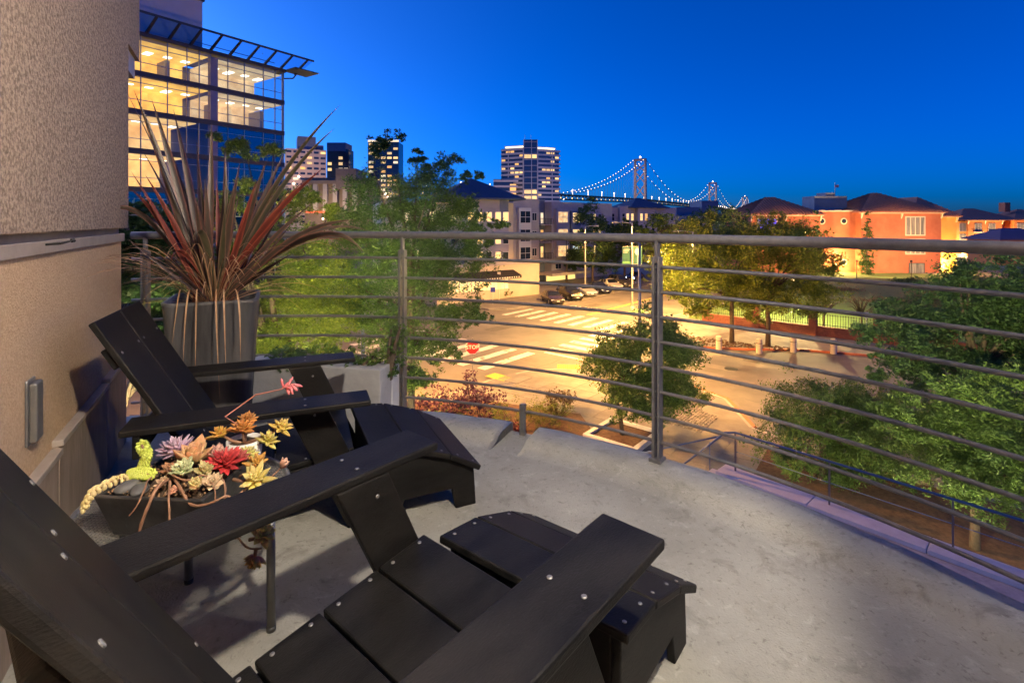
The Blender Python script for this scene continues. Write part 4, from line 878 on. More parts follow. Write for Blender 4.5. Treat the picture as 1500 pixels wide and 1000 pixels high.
# ------------------------------------------------------------------ glass office block on the left
K = Vector((-29.8, 66.7)); g_ = Vector((.569, .822))
ofc = Facade('office_building', 'glass office block with warmly lit upper floors and a glass roof canopy', (K.x-g_.x*34, K.y-g_.y*34), g_)
def T(t): return 34-t              # t metres back from the far corner
lv = [20.6, 16.7, 12.7, 8.6, 4.6, .6, -3.4, GZ]
cw = M('office_core', (.3, .29, .28), rough=.8)
ofc.box('core', cw, 0, 34, -16, -7.2, GZ, 20.4)
ceil_m = M('office_ceiling', (.7, .68, .62), rough=.8)
rooms = {0: [(9.02, 34, (1, .58, .10), .42), (0, 8.23, (1, .74, .40), .27)], 1: [(9.02, 34, (1, .56, .08), .46), (0, 8.23, (1, .72, .38), .27)], 2: [(10.3, 17.5, (1, .6, .2), .4)], 3: [(11.5, 17.5, (1, .58, .18), .5)]}
for i in range(7):
    z1, z0 = lv[i], lv[i+1]
    ofc.box('spandrel', m['band'], -.0, 34.12, -7.2, .12, z1-.28, z1+.28) if i else ofc.box('eave_band', m['band'], 0, 34.2, -7.2, .25, z1, z1+.45)
    for (a, b, c, e) in rooms.get(i, []):
        wl = litnoise('office_wall_glow', c, (c[0]*.62, c[1]*.5, c[2]*.35), e*1.25, .45)
        ofc.box('glow_wall', wl, T(b)+.1, T(a)-.1, -7.19, -6.9, z0+.29, z1-.3)  # these walls and ceilings emit, standing for lamp light on them
        ofc.box('glow_ceiling', wl, T(b)+.1, T(a)-.1, -6.89, -.35, z1-.36, z1-.3)
        rr = random.Random(i*7+int(a)); lampm = lampmat('office_lamp', (1, .92, .75), 1.6)
        for q in range(int((b-a)/1.9)):
            tt = T(a)-.9-q*1.9; ofc.box('ceiling_lamp', lampm, tt-.35, tt+.35, -4-rr.random()*1.5, -3.8, z1-.42, z1-.365)
            if rr.random() < .6: ofc.box('partition', wl if rr.random() < .4 else cw, tt-.2, tt+.25, -6.5, -3.5-rr.random()*2, z0+.3, z0+rr.choice([1.1, 1.2, 3.2]))
    if i not in rooms or i in (2, 3):
        ofc.box('blind_wall', M('dim_interior', (.05, .05, .06), rough=.9) if i > 3 else cw, .1, 33.9, -6.6 if i not in (2, 3) else -6.88, -6.3 if i not in (2, 3) else -6.6, z0+.3, z1-.3) if i not in (2, 3) else None
    ms = [.18, 1.16, 2.71, 5.1, 7.06, 8.23, 9.02, 10.24, 11.52, 13.46, 15.95, 18.4, 20.9, 23.4, 26]
    gm = bpy.data.materials.get('office_glass') or glassmat('office_glass', (.82, .88, .9), .35); gd = bpy.data.materials.get('office_glass_blue') or glassmat('office_glass_blue', (.35, .45, .6), .62)
    for a, b in zip(ms, ms[1:]):
        if a == 8.23: ofc.box('column', m['lavcol'], T(b), T(a), -.6, .10, z0+.28, z1-.28); continue
        use = gm if i < 2 or (i < 4 and a > 9) else gd
        ofc.box('pane', use, T(b)+.03, T(a)-.03, -.02, 0, z0+.28, z1-(.28 if i else 0))
        ofc.box('mullion', m['mullion'], T(a)-.035, T(a)+.035, -.06, .09, z0+.28, z1-(.28 if i else 0))
        for f in (.28, .80): zz = z0+.28+(z1-z0-.56)*f; ofc.box('transom', m['mullion'], T(b)+.036, T(a)-.036, -.03, .06, zz-.03, zz+.03)
ofc.box('corner_post', m['mullion'], 33.9, 34.05, -.1, .1, GZ, 20.5); ofc.box('penthouse_wall', M('pinkish_panel', (.6, .46, .48), (.66, .5, .52), 1, .8), 0, T(9.0), -9, -2.0, 20.6, 27.2)
ofc.box('penthouse_cap', m['band'], 0, T(8.8), -9.2, -1.8, 27.2, 27.5)
cg = glassmat('canopy_glass', (.72, .84, .92), .15)
mb = MB(); mb.add([ofc.P(0, .3, 21.1), ofc.P(36.2, .3, 21.1), ofc.P(36.6, 2.6, 22.3), ofc.P(0, 2.6, 22.3), ofc.P(0, .3, 21.14), ofc.P(36.2, .3, 21.14), ofc.P(36.6, 2.6, 22.34), ofc.P(0, 2.6, 22.34)], [(3, 2, 1, 0), (4, 5, 6, 7), (0, 1, 5, 4), (1, 2, 6, 5), (2, 3, 7, 6), (3, 0, 4, 7)]); mb.build('canopy', cg, ofc.root)
for q in range(14):
    t0 = T(-1.6+q*2.15); mb = MB(); mb.prism([ofc.P(t0, -.2, 20.75), ofc.P(t0, -.2, 21.05), ofc.P(t0, 2.8, 22.28), ofc.P(t0, 2.8, 22.12)], ofc.e*.22); mb.build('canopy_strut', m['band'], ofc.root)
ofc.box('canopy_edge', m['band'], 0, 36.7, 2.6, 2.72, 22.2, 22.42); ofc.box('canopy_tail', m['band'], 34.2, 37.6, -.4, 2.4, 20.9, 21.02)
mb = MB(); mb.tube([ofc.P(34.1, -.2, 19.9), ofc.P(35.0, .6, 20.0), ofc.P(35.4, 1.0, 20.75)], .09, 6); mb.build('canopy_brace', m['band'], ofc.root)
ofc.box('roof_railing', m['mullion'], T(11), 33.5, -1.2, -1.15, 21.9, 21.98)

# ------------------------------------------------------------------ lavender apartments
A0 = at(752, 0, 76)
apt = Facade('apartment_building', 'grey lavender four-storey apartment block with lit bay windows', (A0.x, A0.y), (.766, .643))
RZ = 4.5; L = apt.t(880)
apt.box('wall', m['lav'], 0, apt.t(790), -14, 0, GZ, RZ); apt.box('wall', m['lav'], apt.t(808), L+3, -14, 0, GZ, RZ-.1)
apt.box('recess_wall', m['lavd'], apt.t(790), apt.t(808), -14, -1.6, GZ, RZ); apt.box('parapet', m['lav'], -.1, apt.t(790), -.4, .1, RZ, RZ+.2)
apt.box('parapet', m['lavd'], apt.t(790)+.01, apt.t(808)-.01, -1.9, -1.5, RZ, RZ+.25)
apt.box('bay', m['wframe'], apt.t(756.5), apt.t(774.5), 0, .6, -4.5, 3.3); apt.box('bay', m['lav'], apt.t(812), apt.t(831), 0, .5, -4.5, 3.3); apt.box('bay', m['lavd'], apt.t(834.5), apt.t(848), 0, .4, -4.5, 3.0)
rr = random.Random(21)
for r_, zc in enumerate((2.0, -.75, -3.4, -5.95)):
    if r_ < 3:
        apt.window(apt.t(758), apt.t(773), zc-1.0, zc+.85, dark_pane if r_ != 3 else lit[0], m['wframe'], .6, 2, 2)
        apt.window(apt.t(814), apt.t(828.5), zc-.95, zc+.85, lit[4], m['wframe'], .5, 2, 2); apt.window(apt.t(836), apt.t(846.5), zc-.95, zc+.75, lit[0] if r_ < 2 else lit[3], m['wframe'], .4, 1, 2)
        apt.box('balcony_slab', m['lav'], apt.t(790)+.02, apt.t(808)-.02, -1.6, .35, zc-1.35, zc-1.2)
        apt.window(apt.t(801.5), apt.t(806), zc-1.1, zc+.7, lit[(r_+1) % 3], m['wframe'], -1.6, 1, 2)
        for q in range(9): apt.box('baluster', m['iron'], apt.t(790)+.1+q*.33, apt.t(790)+.14+q*.33, .25, .29, zc-1.2, zc-.3)
        apt.box('balcony_rail', m['iron'], apt.t(790)+.03, apt.t(808)-.03, .24, .30, zc-.3, zc-.25)
    else:
        apt.window(apt.t(760), apt.t(766), zc-1, zc+.6, dark_pane, m['wframe'], 0, 1, 1); apt.window(apt.t(813), apt.t(822), zc-.4, zc+.5, dark_pane, m['wframe'], 0, 2, 1)
    apt.window(apt.t(779), apt.t(786), zc-.65, zc+.6, dark_pane, m['wframe'], 0, 2, 1)
    for q, x in enumerate((852, 860, 868, 876)): apt.window(apt.t(x), apt.t(x+4.5), zc-.7, zc+.6, lit[rr.randint(0, 2)] if rr.random() < .4 else dark_pane, m['wframe'], 0, 1, 2)
apt.box('garage_canopy', m['beige'], apt.t(789), apt.t(845), 0, 3.0, -7.0, -6.6); apt.box('garage_glow', lampmat('garage_glow', (1, .78, .25), .35), apt.t(800), apt.t(842), .02, .06, GZ+.2, -7.1)

def hip(fc, t0, t1, n0, n1, z, zp, mat, ribs=None, over=.5, cap=None):
    t0, t1, n0, n1 = t0-over, t1+over, n0-over, n1+over
    d = min(t1-t0, n1-n0)/2; a = (t0+d, (n0+n1)/2) if (t1-t0) >= (n1-n0) else ((t0+t1)/2, n0+d); b = (t1-d, (n0+n1)/2) if (t1-t0) >= (n1-n0) else ((t0+t1)/2, n1-d)
    if abs(a[0]-b[0])+abs(a[1]-b[1]) < .05: a = (a[0]-.03, a[1]); b = (b[0]+.03, b[1])
    q = [fc.P(t0, n1, z), fc.P(t1, n1, z), fc.P(t1, n0, z), fc.P(t0, n0, z)]; A, B = fc.P(a[0], a[1], zp), fc.P(b[0], b[1], zp)
    lo = [p-UZ*.18 for p in q]; mb = MB()
    if (t1-t0) >= (n1-n0): fs = [(0, 1, 5, 4), (1, 2, 5), (2, 3, 4, 5), (3, 0, 4)]
    else: fs = [(0, 1, 5), (1, 2, 4, 5), (2, 3, 4), (3, 0, 5, 4)]
    mb.add(q+[A, B]+lo, fs+[(9, 8, 7, 6), (0, 6, 7, 1), (1, 7, 8, 2), (2, 8, 9, 3), (3, 9, 6, 0)]); rf = mb.build('roof', mat, fc.root)
    if ribs:
        for (p0, p1, top) in ((q[0], q[1], (A, B)), (q[3], q[0], (A, A)), (q[1], q[2], (B, B))):
            n = int((p1-p0).length/ribs); mb = MB(); T0, T1 = top; ln = (p1-p0).length; e = (p1-p0)/ln
            for i in range(1, n):
                s = p0+e*(ln*i/n); x = ln*i/n; xa = (T0-p0).dot(e); xb = (T1-p0).dot(e); up = (T0-p0)-e*xa
                f = x/xa if x < xa else ((ln-x)/(ln-xb) if x > xb else 1.); mb.tube([s+UZ*.04, s+up*(f*.985)+UZ*.04], .09, 5)
            tag(mb.build('roof_tiles', mat, rf, smooth=True), kind='stuff')
    return rf
B0_ = at(560, 0, 60)
hs = Facade('apartment_building', 'pale apartment wing with a dark blue hip roof behind the tall tree', (B0_.x, B0_.y), (.94, .34))
t1 = hs.t(752)
hs.box('wall', m['beige'], 0, t1, -13, 0, GZ, 3.6); hs.box('turret', m['lav'], hs.t(676), hs.t(739), 0, 1.6, -8, 4.0); hs.box('turret_side', m['lavd'], hs.t(726), hs.t(738.5), 1.6, 1.64, 1.6, 3.95)
hip(hs, hs.t(645), hs.t(752), -9, 1.6, 4.1, 6.9, m['slate'], None, .8)
for r_, py in enumerate((318, 350, 375)):
    for x in (680, 693, 706, 719, 730):
        zc = hs.z(x, py); hs.window(hs.t(x), hs.t(x+9), zc-.6, zc+.65, lit[0] if r_ == 0 or x in (693, 719) else dark_pane, m['wframe'], 1.64, 1, 1)
    for x in (575, 592, 610, 628, 646, 660):
        zc = hs.z(x, py); hs.window(hs.t(x), hs.t(x+8), zc-.7, zc+.7, lit[1] if (x+r_) % 4 == 0 else dark_pane, m['wframe'], 0, 1, 2)
C0 = at(640, 0, 57.5)
sh = Facade('shopfront', 'low shopfront with a black awning and brightly lit windows', (C0.x, C0.y), (.80, .60))
te = sh.t(790); ta, tb_ = sh.t(664), sh.t(752)
sh.box('wall', m['beige'], 0, te, -6, 0, GZ, -4.1); sh.box('parapet', m['lav'], -.1, te+.05, -.3, .12, -4.1, -3.7)
w_ = sh.box('lit_front', litnoise('shop_glow', (1, .82, .42), (1, .62, .2), .42, .7), sh.t(655), sh.t(744), .02, .05, -7.0, -5.55)
for q in range(17): t_ = sh.t(655)+(sh.t(744)-sh.t(655))*q/16; sh.box('mullion', m['wframe'], t_-.04, t_+.04, .05, .1, -7.0, -5.55, w_)
mb = MB(); mb.prism([sh.P(ta, 0, -4.75), sh.P(ta, 1.7, -5.3), sh.P(ta, 1.7, -5.62), sh.P(ta, 0, -5.4)], sh.e*(tb_-ta)); aw = mb.build('awning', M('black_awning', (.012, .012, .014), rough=.7), sh.root)
rr = random.Random(2)
for q in range(22): t_ = ta+.6+q*.36; sh.box('valance_mark', m['wframe'], t_, t_+rr.uniform(.12, .26), 1.701, 1.71, -5.54, -5.40, aw)
for x in (742, 774):
    p = ground(x, 437 if x < 760 else 428); shrub('round_shrub', 'small round dark shrub by the blue sign at the shopfront' if x < 760 else 'small round dark shrub by the parked hatchback', (p.x, p.y, GZ+.1), [(0, 0, .5, .7, .6, .5)], 700, .16, 'dark', x, 'shrubs by the shopfront')

# second apartment block farther down the street
D0 = at(872, 0, 120)
ap2 = Facade('apartment_building', 'grey apartment block with a blue pyramid roof farther down the street', (D0.x, D0.y), (.93, .36))
e2 = ap2.t(990)
ap2.box('wall', m['lav'], 0, e2, -14, 0, GZ, 4.6); ap2.box('bay', m['lavd'], ap2.t(878), ap2.t(893), 0, .8, GZ, 5.4); ap2.box('bay', m['lav'], ap2.t(905), ap2.t(921), 0, .9, GZ, 5.0); ap2.box('bay', m['lav'], ap2.t(930), ap2.t(958), 0, 1.2, GZ, 4.6)
hip(ap2, ap2.t(920), ap2.t(972), -8, 1.3, 4.7, 7.2, m['slate'], None, .6)
for r_, py in enumerate((318, 334, 352)):
    for x in (880, 886, 896, 908, 914, 924, 933, 940, 950, 962, 974, 982):
        zc = ap2.z(x, py); ap2.window(ap2.t(x), ap2.t(x+4.2), zc-.9, zc+.9, lit[rr.randint(0, 2)] if rr.random() < .35 else dark_pane, m['wframe'], 1.21 if 930 <= x < 958 else (.91 if 905 <= x < 921 else (.81 if x < 893 else 0)), 1, 2)
E0 = at(985, 0, 150); lw = Facade('low_building', 'low pale flat-roofed building with a dark roof hut below the bridge', (E0.x, E0.y), (1, .1)); lw.box('wall', m['beige'], 0, lw.t(1045), -12, 0, GZ, 3.0); lw.box('roof_hut', m['lavd'], lw.t(995), lw.t(1030), -9, -2, 3.0, 5.6); lw.box('roof_hut', m['lavd'], lw.t(1035), lw.t(1060), -11, -3, 3.0, 7.6)
for x in (990, 1000, 1012, 1024, 1036): lw.window(lw.t(x), lw.t(x+5), -1, 1, dark_pane, m['wframe'], 0, 1, 1)

# ------------------------------------------------------------------ red stucco buildings by the park
m['red'] = M('red_stucco', (.34, .10, .055), (.42, .135, .075), .5, .9, .1); m['orange'] = M('orange_stucco', (.46, .17, .06), (.52, .21, .08), .5, .9); m['ochre'] = M('ochre_stucco', (.5, .28, .08), (.55, .33, .11), .5, .9)
m['tile'] = M('clay_roof_tile', (.26, .11, .075), (.38, .16, .105), 3, .8, .3, 12); m['trim'] = M('cream_trim', (.55, .48, .38), rough=.7)
G0 = at(1096, 0, 95)
rb = Facade('red_building', 'red stucco building with clay tile hip roofs and round windows', (G0.x, G0.y), (1, .02))
def eaves(fc, t0, t1, n, z, step=2.6):
    fc.box('eave_trim', m['trim'], t0-.4, t1+.4, n-.1, n+.42, z-.32, z-.19)
    k = int((t1-t0)/step)
    for i in range(k+1):
        t_ = t0+(t1-t0)*i/k; mb = MB(); mb.prism([fc.P(t_-.1, n, z-.33), fc.P(t_-.1, n+.4, z-.33), fc.P(t_-.1, n+.3, z-.65), fc.P(t_-.1, n, z-1.25)], fc.e*.2); mb.build('bracket', m['trim'], fc.root)
a0, a1 = 0, rb.t(1196); b0, b1 = rb.t(1253), rb.t(1368); 
rb.box('wall', m['red'], a0, a1, -10, 1.2, GZ, 2.45); rb.box('link_wall', m['red'], a1, b0, -9, 0, GZ, 3.1); rb.box('link_parapet', m['trim'], a1, b0, -9.1, .12, 3.1, 3.35)
rb.box('wall', m['red'], b0, b1, -12, 1.6, GZ, 2.9); rb.box('wall', m['ochre'], b1, rb.t(1408), -16, -1.0, GZ, 2.2)
hip(rb, a0, a1, -10, 1.2, 2.6, 6.0, m['tile'], .55, .7); hip(rb, b0, b1, -12, 1.6, 3.05, 6.9, m['tile'], .55, .7); hip(rb, b1-3, rb.t(1408), -16, -1.0, 2.35, 6.1, m['tile'], .55, .7)
eaves(rb, a0, a1, 1.2, 2.6, 5.5); eaves(rb, b0, b1, 1.6, 3.05, 6.); eaves(rb, b1+.4, rb.t(1408), -1.0, 2.35, 2.4)
def roundwin(px, py):
    t_, z_ = rb.t(px), rb.z(px, py); mb = MB(); mb.prism([rb.P(t_+.62*math.cos(R(a)), 0, z_+.62*math.sin(R(a))) for a in range(0, 360, 18)], rb.n*.06); w = mb.build('round_window', m['trim'], rb.root)
    mb = MB(); mb.prism([rb.P(t_+.42*math.cos(R(a)), .061, z_+.42*math.sin(R(a))) for a in range(0, 360, 18)], rb.n*.02); mb.build('pane', dark_pane, w)
for x, y in ((1204, 324), (1236, 324), (1236, 384)): roundwin(x, y)
blue_lit = lampmat('blue_lit_curtain', (.10, .08, 1), .35)
z_ = rb.z(1120, 342); rb.window(rb.t(1104), rb.t(1134), rb.z(1120, 344), rb.z(1120, 319), blue_lit, m['trim'], 1.2, 3, 1, .25)
curt = M('curtained_glass', (.10, .11, .12), (.3, .29, .27), 1.2, .2, stretch=(3, 3, .2))
rb.window(rb.t(1316), rb.t(1345), rb.z(1330, 345), rb.z(1330, 317), curt, m['trim'], 1.6, 4, 1, .2); rb.window(rb.t(1316), rb.t(1345), rb.z(1330, 372), rb.z(1330, 349), curt, m['trim'], 1.6, 4, 1, .2)
rb.window(rb.t(1321), rb.t(1344), rb.z(1330, 403), rb.z(1330, 384), curt, M('dark_frame', (.04, .04, .04), rough=.6), 1.6, 2, 1, .15)
rb.window(rb.t(1150), rb.t(1160), -3, -.6, curt, m['trim'], 1.2, 1, 1); rb.window(rb.t(1110), rb.t(1125), -3, -.6, curt, m['trim'], 1.2, 2, 1)
rb.box('roof_plant', m['lavd'], rb.t(1212), rb.t(1262), -8, -4, 3.1, 6.2); rb.box('roof_plant', m['lavd'], rb.t(1232), rb.t(1246), -7.5, -4.5, 6.2, 6.9)
mb = MB(); mb.tube([rb.P(rb.t(1269), -9, 3), rb.P(rb.t(1269), -9, 9.2)], .07, 6); fp = mb.build('flagpole', m['wframe'], rb.root)
mb = MB(); mb.obox(rb.P(rb.t(1269)+.05, -9, 8.2), rb.e*.75, rb.n*.03, UZ*.55); mb.build('flag', M('flag_cloth', (.4, .06, .08), (.5, .4, .45), 6, .8), fp)
def walllamp(fc, t_, n, z_, e, c):
    mb = MB(); mb.obox(fc.P(t_-.12, n, z_), fc.e*.24, fc.n*.3, UZ*.3); mb.build('wall_lamp', lampmat('wall_lamp_glass', c, 12), fc.root)
    l = bpy.data.lights.new('wall_light', 'POINT'); l.energy = e; l.color = c; l.shadow_soft_size = .15; lo = bpy.data.objects.new('wall_light', l); col.objects.link(lo); lo.parent = fc.root; lo.location = fc.P(t_, n+1.6, z_+.6)
walllamp(rb, rb.t(1223), 0, rb.z(1223, 388), 2400, (1, .6, .18)); walllamp(rb, rb.t(1386), -1.0, rb.z(1386, 392), 3400, (1, .55, .1)); 
for x_, e_ in ((1165, 4200), (1255, 4200), (1335, 4800), (1420, 5200)):  # lamp posts added to spread light evenly over the red walls
    p_ = at(x_, 0, 81); q_ = thing('added_lamp_post', {1165: 'slim garden lamp post behind the yellow-lit street trees', 1255: 'slim garden lamp post before the round windows', 1335: 'slim garden lamp post before the curtained windows', 1420: 'slim garden lamp post before the ochre wall'}[x_], 'lamp', (p_.x, p_.y, GZ+.17), 0, 'garden lamps before the red building')
    mb = MB(); mb.tube([(0, 0, 0), (0, 0, 3.0)], .05, 8); mb.build('pole', m['iron'], q_); mb = MB(); mb.lathe([(.16, 3.0), (.2, 3.12), (.05, 3.3)], 10); mb.build('hood', m['iron'], q_)
    l = bpy.data.lights.new('added_post_light', 'SPOT'); l.energy = e_; l.color = (1, .56, .22); l.spot_size = R(120); l.spot_blend = .5; l.shadow_soft_size = .15; lo = bpy.data.objects.new('added_post_light', l); col.objects.link(lo); lo.parent = q_; lo.location = (0, .3, 3.05); lo.rotation_euler = (R(100), 0, 0)

H0 = at(1402, 0, 140)
r2 = Facade('orange_building', 'orange stucco building with white brackets under a dark hip roof', (H0.x, H0.y), (1, -.05)); e3 = r2.t(1560)
r2.box('wall', m['ochre'], 0, r2.t(1418), -9, -.6, GZ, 1.4); r2.box('wall', m['orange'], r2.t(1418), r2.t(1468), -12, 0, GZ, 1.6); r2.box('wall', m['red'], r2.t(1468), r2.t(1486), -12, -3, GZ, 1.6); r2.box('wall', m['orange'], r2.t(1486), e3, -12, 0, GZ, 1.7)
hip(r2, r2.t(1405), r2.t(1488), -12, 0, 1.8, 5.0, m['tile'], None, .8); hip(r2, r2.t(1486), e3, -12, 0, 1.9, 4.8, m['tile'], None, .8); eaves(r2, r2.t(1418), r2.t(1468), 0, 1.8, 3.)
r2.box('chimney', m['red'], r2.t(1492), r2.t(1500), -6, -4, 4, 6.6)
for py in (333, 349):
    for x in (1408, 1428, 1448, 1490): r2.window(r2.t(x), r2.t(x+10), r2.z(x, py+6), r2.z(x, py-6), curt, m['wframe'], 0 if x > 1410 else -.6, 2, 1)
    for x in (1428, 1448): r2.box('window_sill', m['trim'], r2.t(x-2), r2.t(x+12), 0, .25, r2.z(x, py+8), r2.z(x, py+6.5))
walllamp(r2, r2.t(1443), 0, r2.z(1437, 372), 5000, (1, .6, .22)); walllamp(r2, r2.t(1495), 0, r2.z(1495, 372), 4000, (1, .6, .22)); walllamp(r2, r2.t(1412), -.6, r2.z(1412, 372), 2500, (1, .6, .22))  # wall lamps added to brighten the orange building
pv = Facade('porch_roof', 'low building with a dull purple hip roof right of the orange walls', at(1465, 0, 110)[:2], (1, 0)); pv.box('wall', m['orange'], 0, 12, -8, 0, GZ, -2.6); hip(pv, 0, 12, -8, 0, -2.5, -.2, M('purple_roof', (.13, .09, .14), rough=.8), None, .8)

# ------------------------------------------------------------------ distant towers
def slab_tower(name, label, px0, px1, d, ytop, wall, n_floor, win, cat='building', e=(1, .0), h0=None, seed=0, pl=.4, ph=.55):
    p = at(px0, ytop, d); f = Facade(name, label, (p.x, p.y), e); w = f.t(px1); zt = p.z; z0 = 0
    f.box('wall', wall, 0, w, -w*.7, 0, GZ, zt); rr = random.Random(seed); nf = n_floor; fh = (zt-z0)/nf
    nw = max(4, int(w/3.2))
    for i in range(nf):
        for j in range(nw):
            zz = zt-fh*(i+1)+fh*.25; t_ = w*j/nw; f.box('window', lit[rr.choice([0, 1, 2, 4])] if rr.random() < pl else win, t_+w/nw*.14, t_+w/nw*.86, .02, .12, zz, zz+fh*ph)
    return f, w, zt
f, w, zt = slab_tower('hotel_tower', 'beige hotel tower with small windows beside the glass office block', 418, 478, 260, 217, M('hotel_stone', (.52, .40, .32), (.58, .46, .38), .1, .9), 14, dark_pane, e=(.9, .43), seed=3, pl=.22, ph=.4)
walllamp(f, w*.25, 26, 22, 9000, (1, .66, .42)); f.box('roof_block', m['lavd'], w*.3, w*.75, -15, -3, zt, zt+7); f.box('roof_block', m['lavd'], w*.78, w*.95, -15, -4, zt, zt+3)
f, w, zt = slab_tower('glass_tower', 'dark green glass tower with lit floors next to the hotel', 479, 511, 300, 219, M('green_dark_glass', (.015, .035, .045), rough=.15, spec=.8), 13, dark_pane, seed=5, pl=.45, ph=.5)
f.box('crown', m['lavd'], 0, w*.85, -12, .2, zt-1, zt+4)
f, w, zt = slab_tower('round_tower', 'tall glass tower with lit floors half hidden by the tall tree', 539, 584, 320, 208, M('teal_glass', (.02, .045, .06), rough=.15, spec=.8), 18, dark_pane, seed=8, pl=.5, ph=.5)
f.box('crown', lit[1], 0, w, -.3, .25, zt, zt+1.2)
f = Facade('stone_block', 'low brown stone block with tall pillars in front of the hotel', at(444, 0, 170)[:2], (1, .05)); w = f.t(545); m['stone'] = M('brown_stone', (.20, .15, .11), (.26, .2, .15), .5, .9)
f.box('wall', m['stone'], 0, w, -14, -1.5, GZ, 16); f.box('attic', m['stone'], f.t(492), f.t(522), -14, .3, 12, 19)
for q in range(7): f.box('pillar', m['beige'], w*q/7, w*q/7+1.4, -1.4, .1, 4, 13.8)
walllamp(f, w*.4, 8, 2, 2600, (1, .72, .45)); f.box('cornice', m['stone'], -.3, w+.3, -1.5, .25, 13.8, 15); f.box('sign_strip', lampmat('red_strip', (1, .12, .05), .5), f.t(446), f.t(488), .26, .4, 4.2, 4.7)  # the lamp hangs free before the block, added to light it
# balconied condominium tower by the bridge
d = 340; p = at(767, 205, d)
cd = Facade('condo_tower', 'tall condominium tower with stacked white balcony bands and a lit roof edge', (p.x, p.y), (1, 0)); zt = p.z; s_ = d/F
glz = M('tower_glass', (.025, .04, .08), rough=.1, spec=.9); bandm = M('tower_band', (.50, .45, .45), rough=.8)
cw_ = 20*s_; fl = 7.0*s_
# centre shaft, left wing turned back, right wing turned back
cd.box('shaft', glz, 0, cw_, -16, 1.2, GZ, zt)
for t_ in (0, cw_*.58, cw_): cd.box('fin', bandm, t_-.18, t_+.18, 1.2, 1.6, GZ, zt)
def wing(px0, px1, top, ang, sgn, lowx=None):
    o = Vector((0 if sgn < 0 else cw_, 0, 0)); L_ = abs(px1-px0)*s_/math.cos(ang); e_ = Vector((sgn*math.cos(ang), math.sin(ang), 0)); n_ = Vector((e_.y, -e_.x, 0))*(1 if sgn > 0 else -1)
    W = lambda nm, mat, a, b, n0, n1, z0, z1: (lambda mb: (mb.obox(o+e_*a+n_*n0+UZ*(z0-GZ), e_*(b-a), n_*(n1-n0), UZ*(z1-z0)), mb.build(nm, mat, cd.root))[1])(MB())
    W('wing', glz, 0, L_, -14, 0, GZ, top); rr = random.Random(px0)
    k = 0; z_ = top
    while z_ > 8:
        W('balcony_band', bandm, 0, L_+(.8 if sgn > 0 else 0), 0, .55, z_-1.25, z_); z_ -= 2.75*1.02; k += 1
        nb = 5
        for q in range(nb):
            if rr.random() < .22: W('window', lit[rr.choice([0, 2, 4])], L_*q/nb+.3, L_*(q+1)/nb-.3, .02, .14, z_+.1, z_+1.35)
    W('roof_edge_light', lampmat('roof_edge', (1, .86, .6), .8), L_*.05, L_*.85, -2, -1.2, top+.8, top+1.6); W('roof_block', bandm, L_*.05, L_*.9, -10, -2.1, top, top+2.2)
    for q in (.0, .66): W('pier', bandm, L_*q, L_*q+.5, 0, .5, GZ, top)
wing(767, 734, zt-(217-205)*s_, R(22), -1); wing(787, 820, zt-(219-205)*s_, R(22), 1)
for q in range(12):
    zz = zt-3-q*3.9
    if q in (2, 8, 9, 11): cd.box('window', lit[4], .4, cw_*.55, 1.21, 1.35, zz-1.6, zz+.9); cd.box('window', lit[0], cw_*.62, cw_-.4, 1.21, 1.35, zz-1.6, zz+.9)
    cd.box('floor_line', bandm, 0.2, cw_-.2, 1.2, 1.32, zz+1.3, zz+1.6)
walllamp(cd, -12, 45, 14, 8000, (1, .72, .68)); walllamp(cd, 22, 45, 14, 7000, (1, .72, .68))  # free-hanging lamps added to brighten the tower face
for t_ in (1, cw_*.55): mb = MB(); mb.tube([cd.P(t_, -4, zt), cd.P(t_, -4, zt+4)], .15, 5); mb.build('antenna', m['mullion'], cd.root)
cd.box('low_wing', glz, -44*s_, -2*s_-6, -20, 2, GZ, at(0, 263, d).z)
for q in range(4): cd.box('balcony_band', bandm, -44*s_, -8*s_, 2, 2.5, at(0, 264+q*8, d).z-1.3, at(0, 264+q*8, d).z)
cd.box('window', lit[2], -20*s_, -11*s_, 2.01, 2.2, at(0, 285, d).z, at(0, 270, d).z)

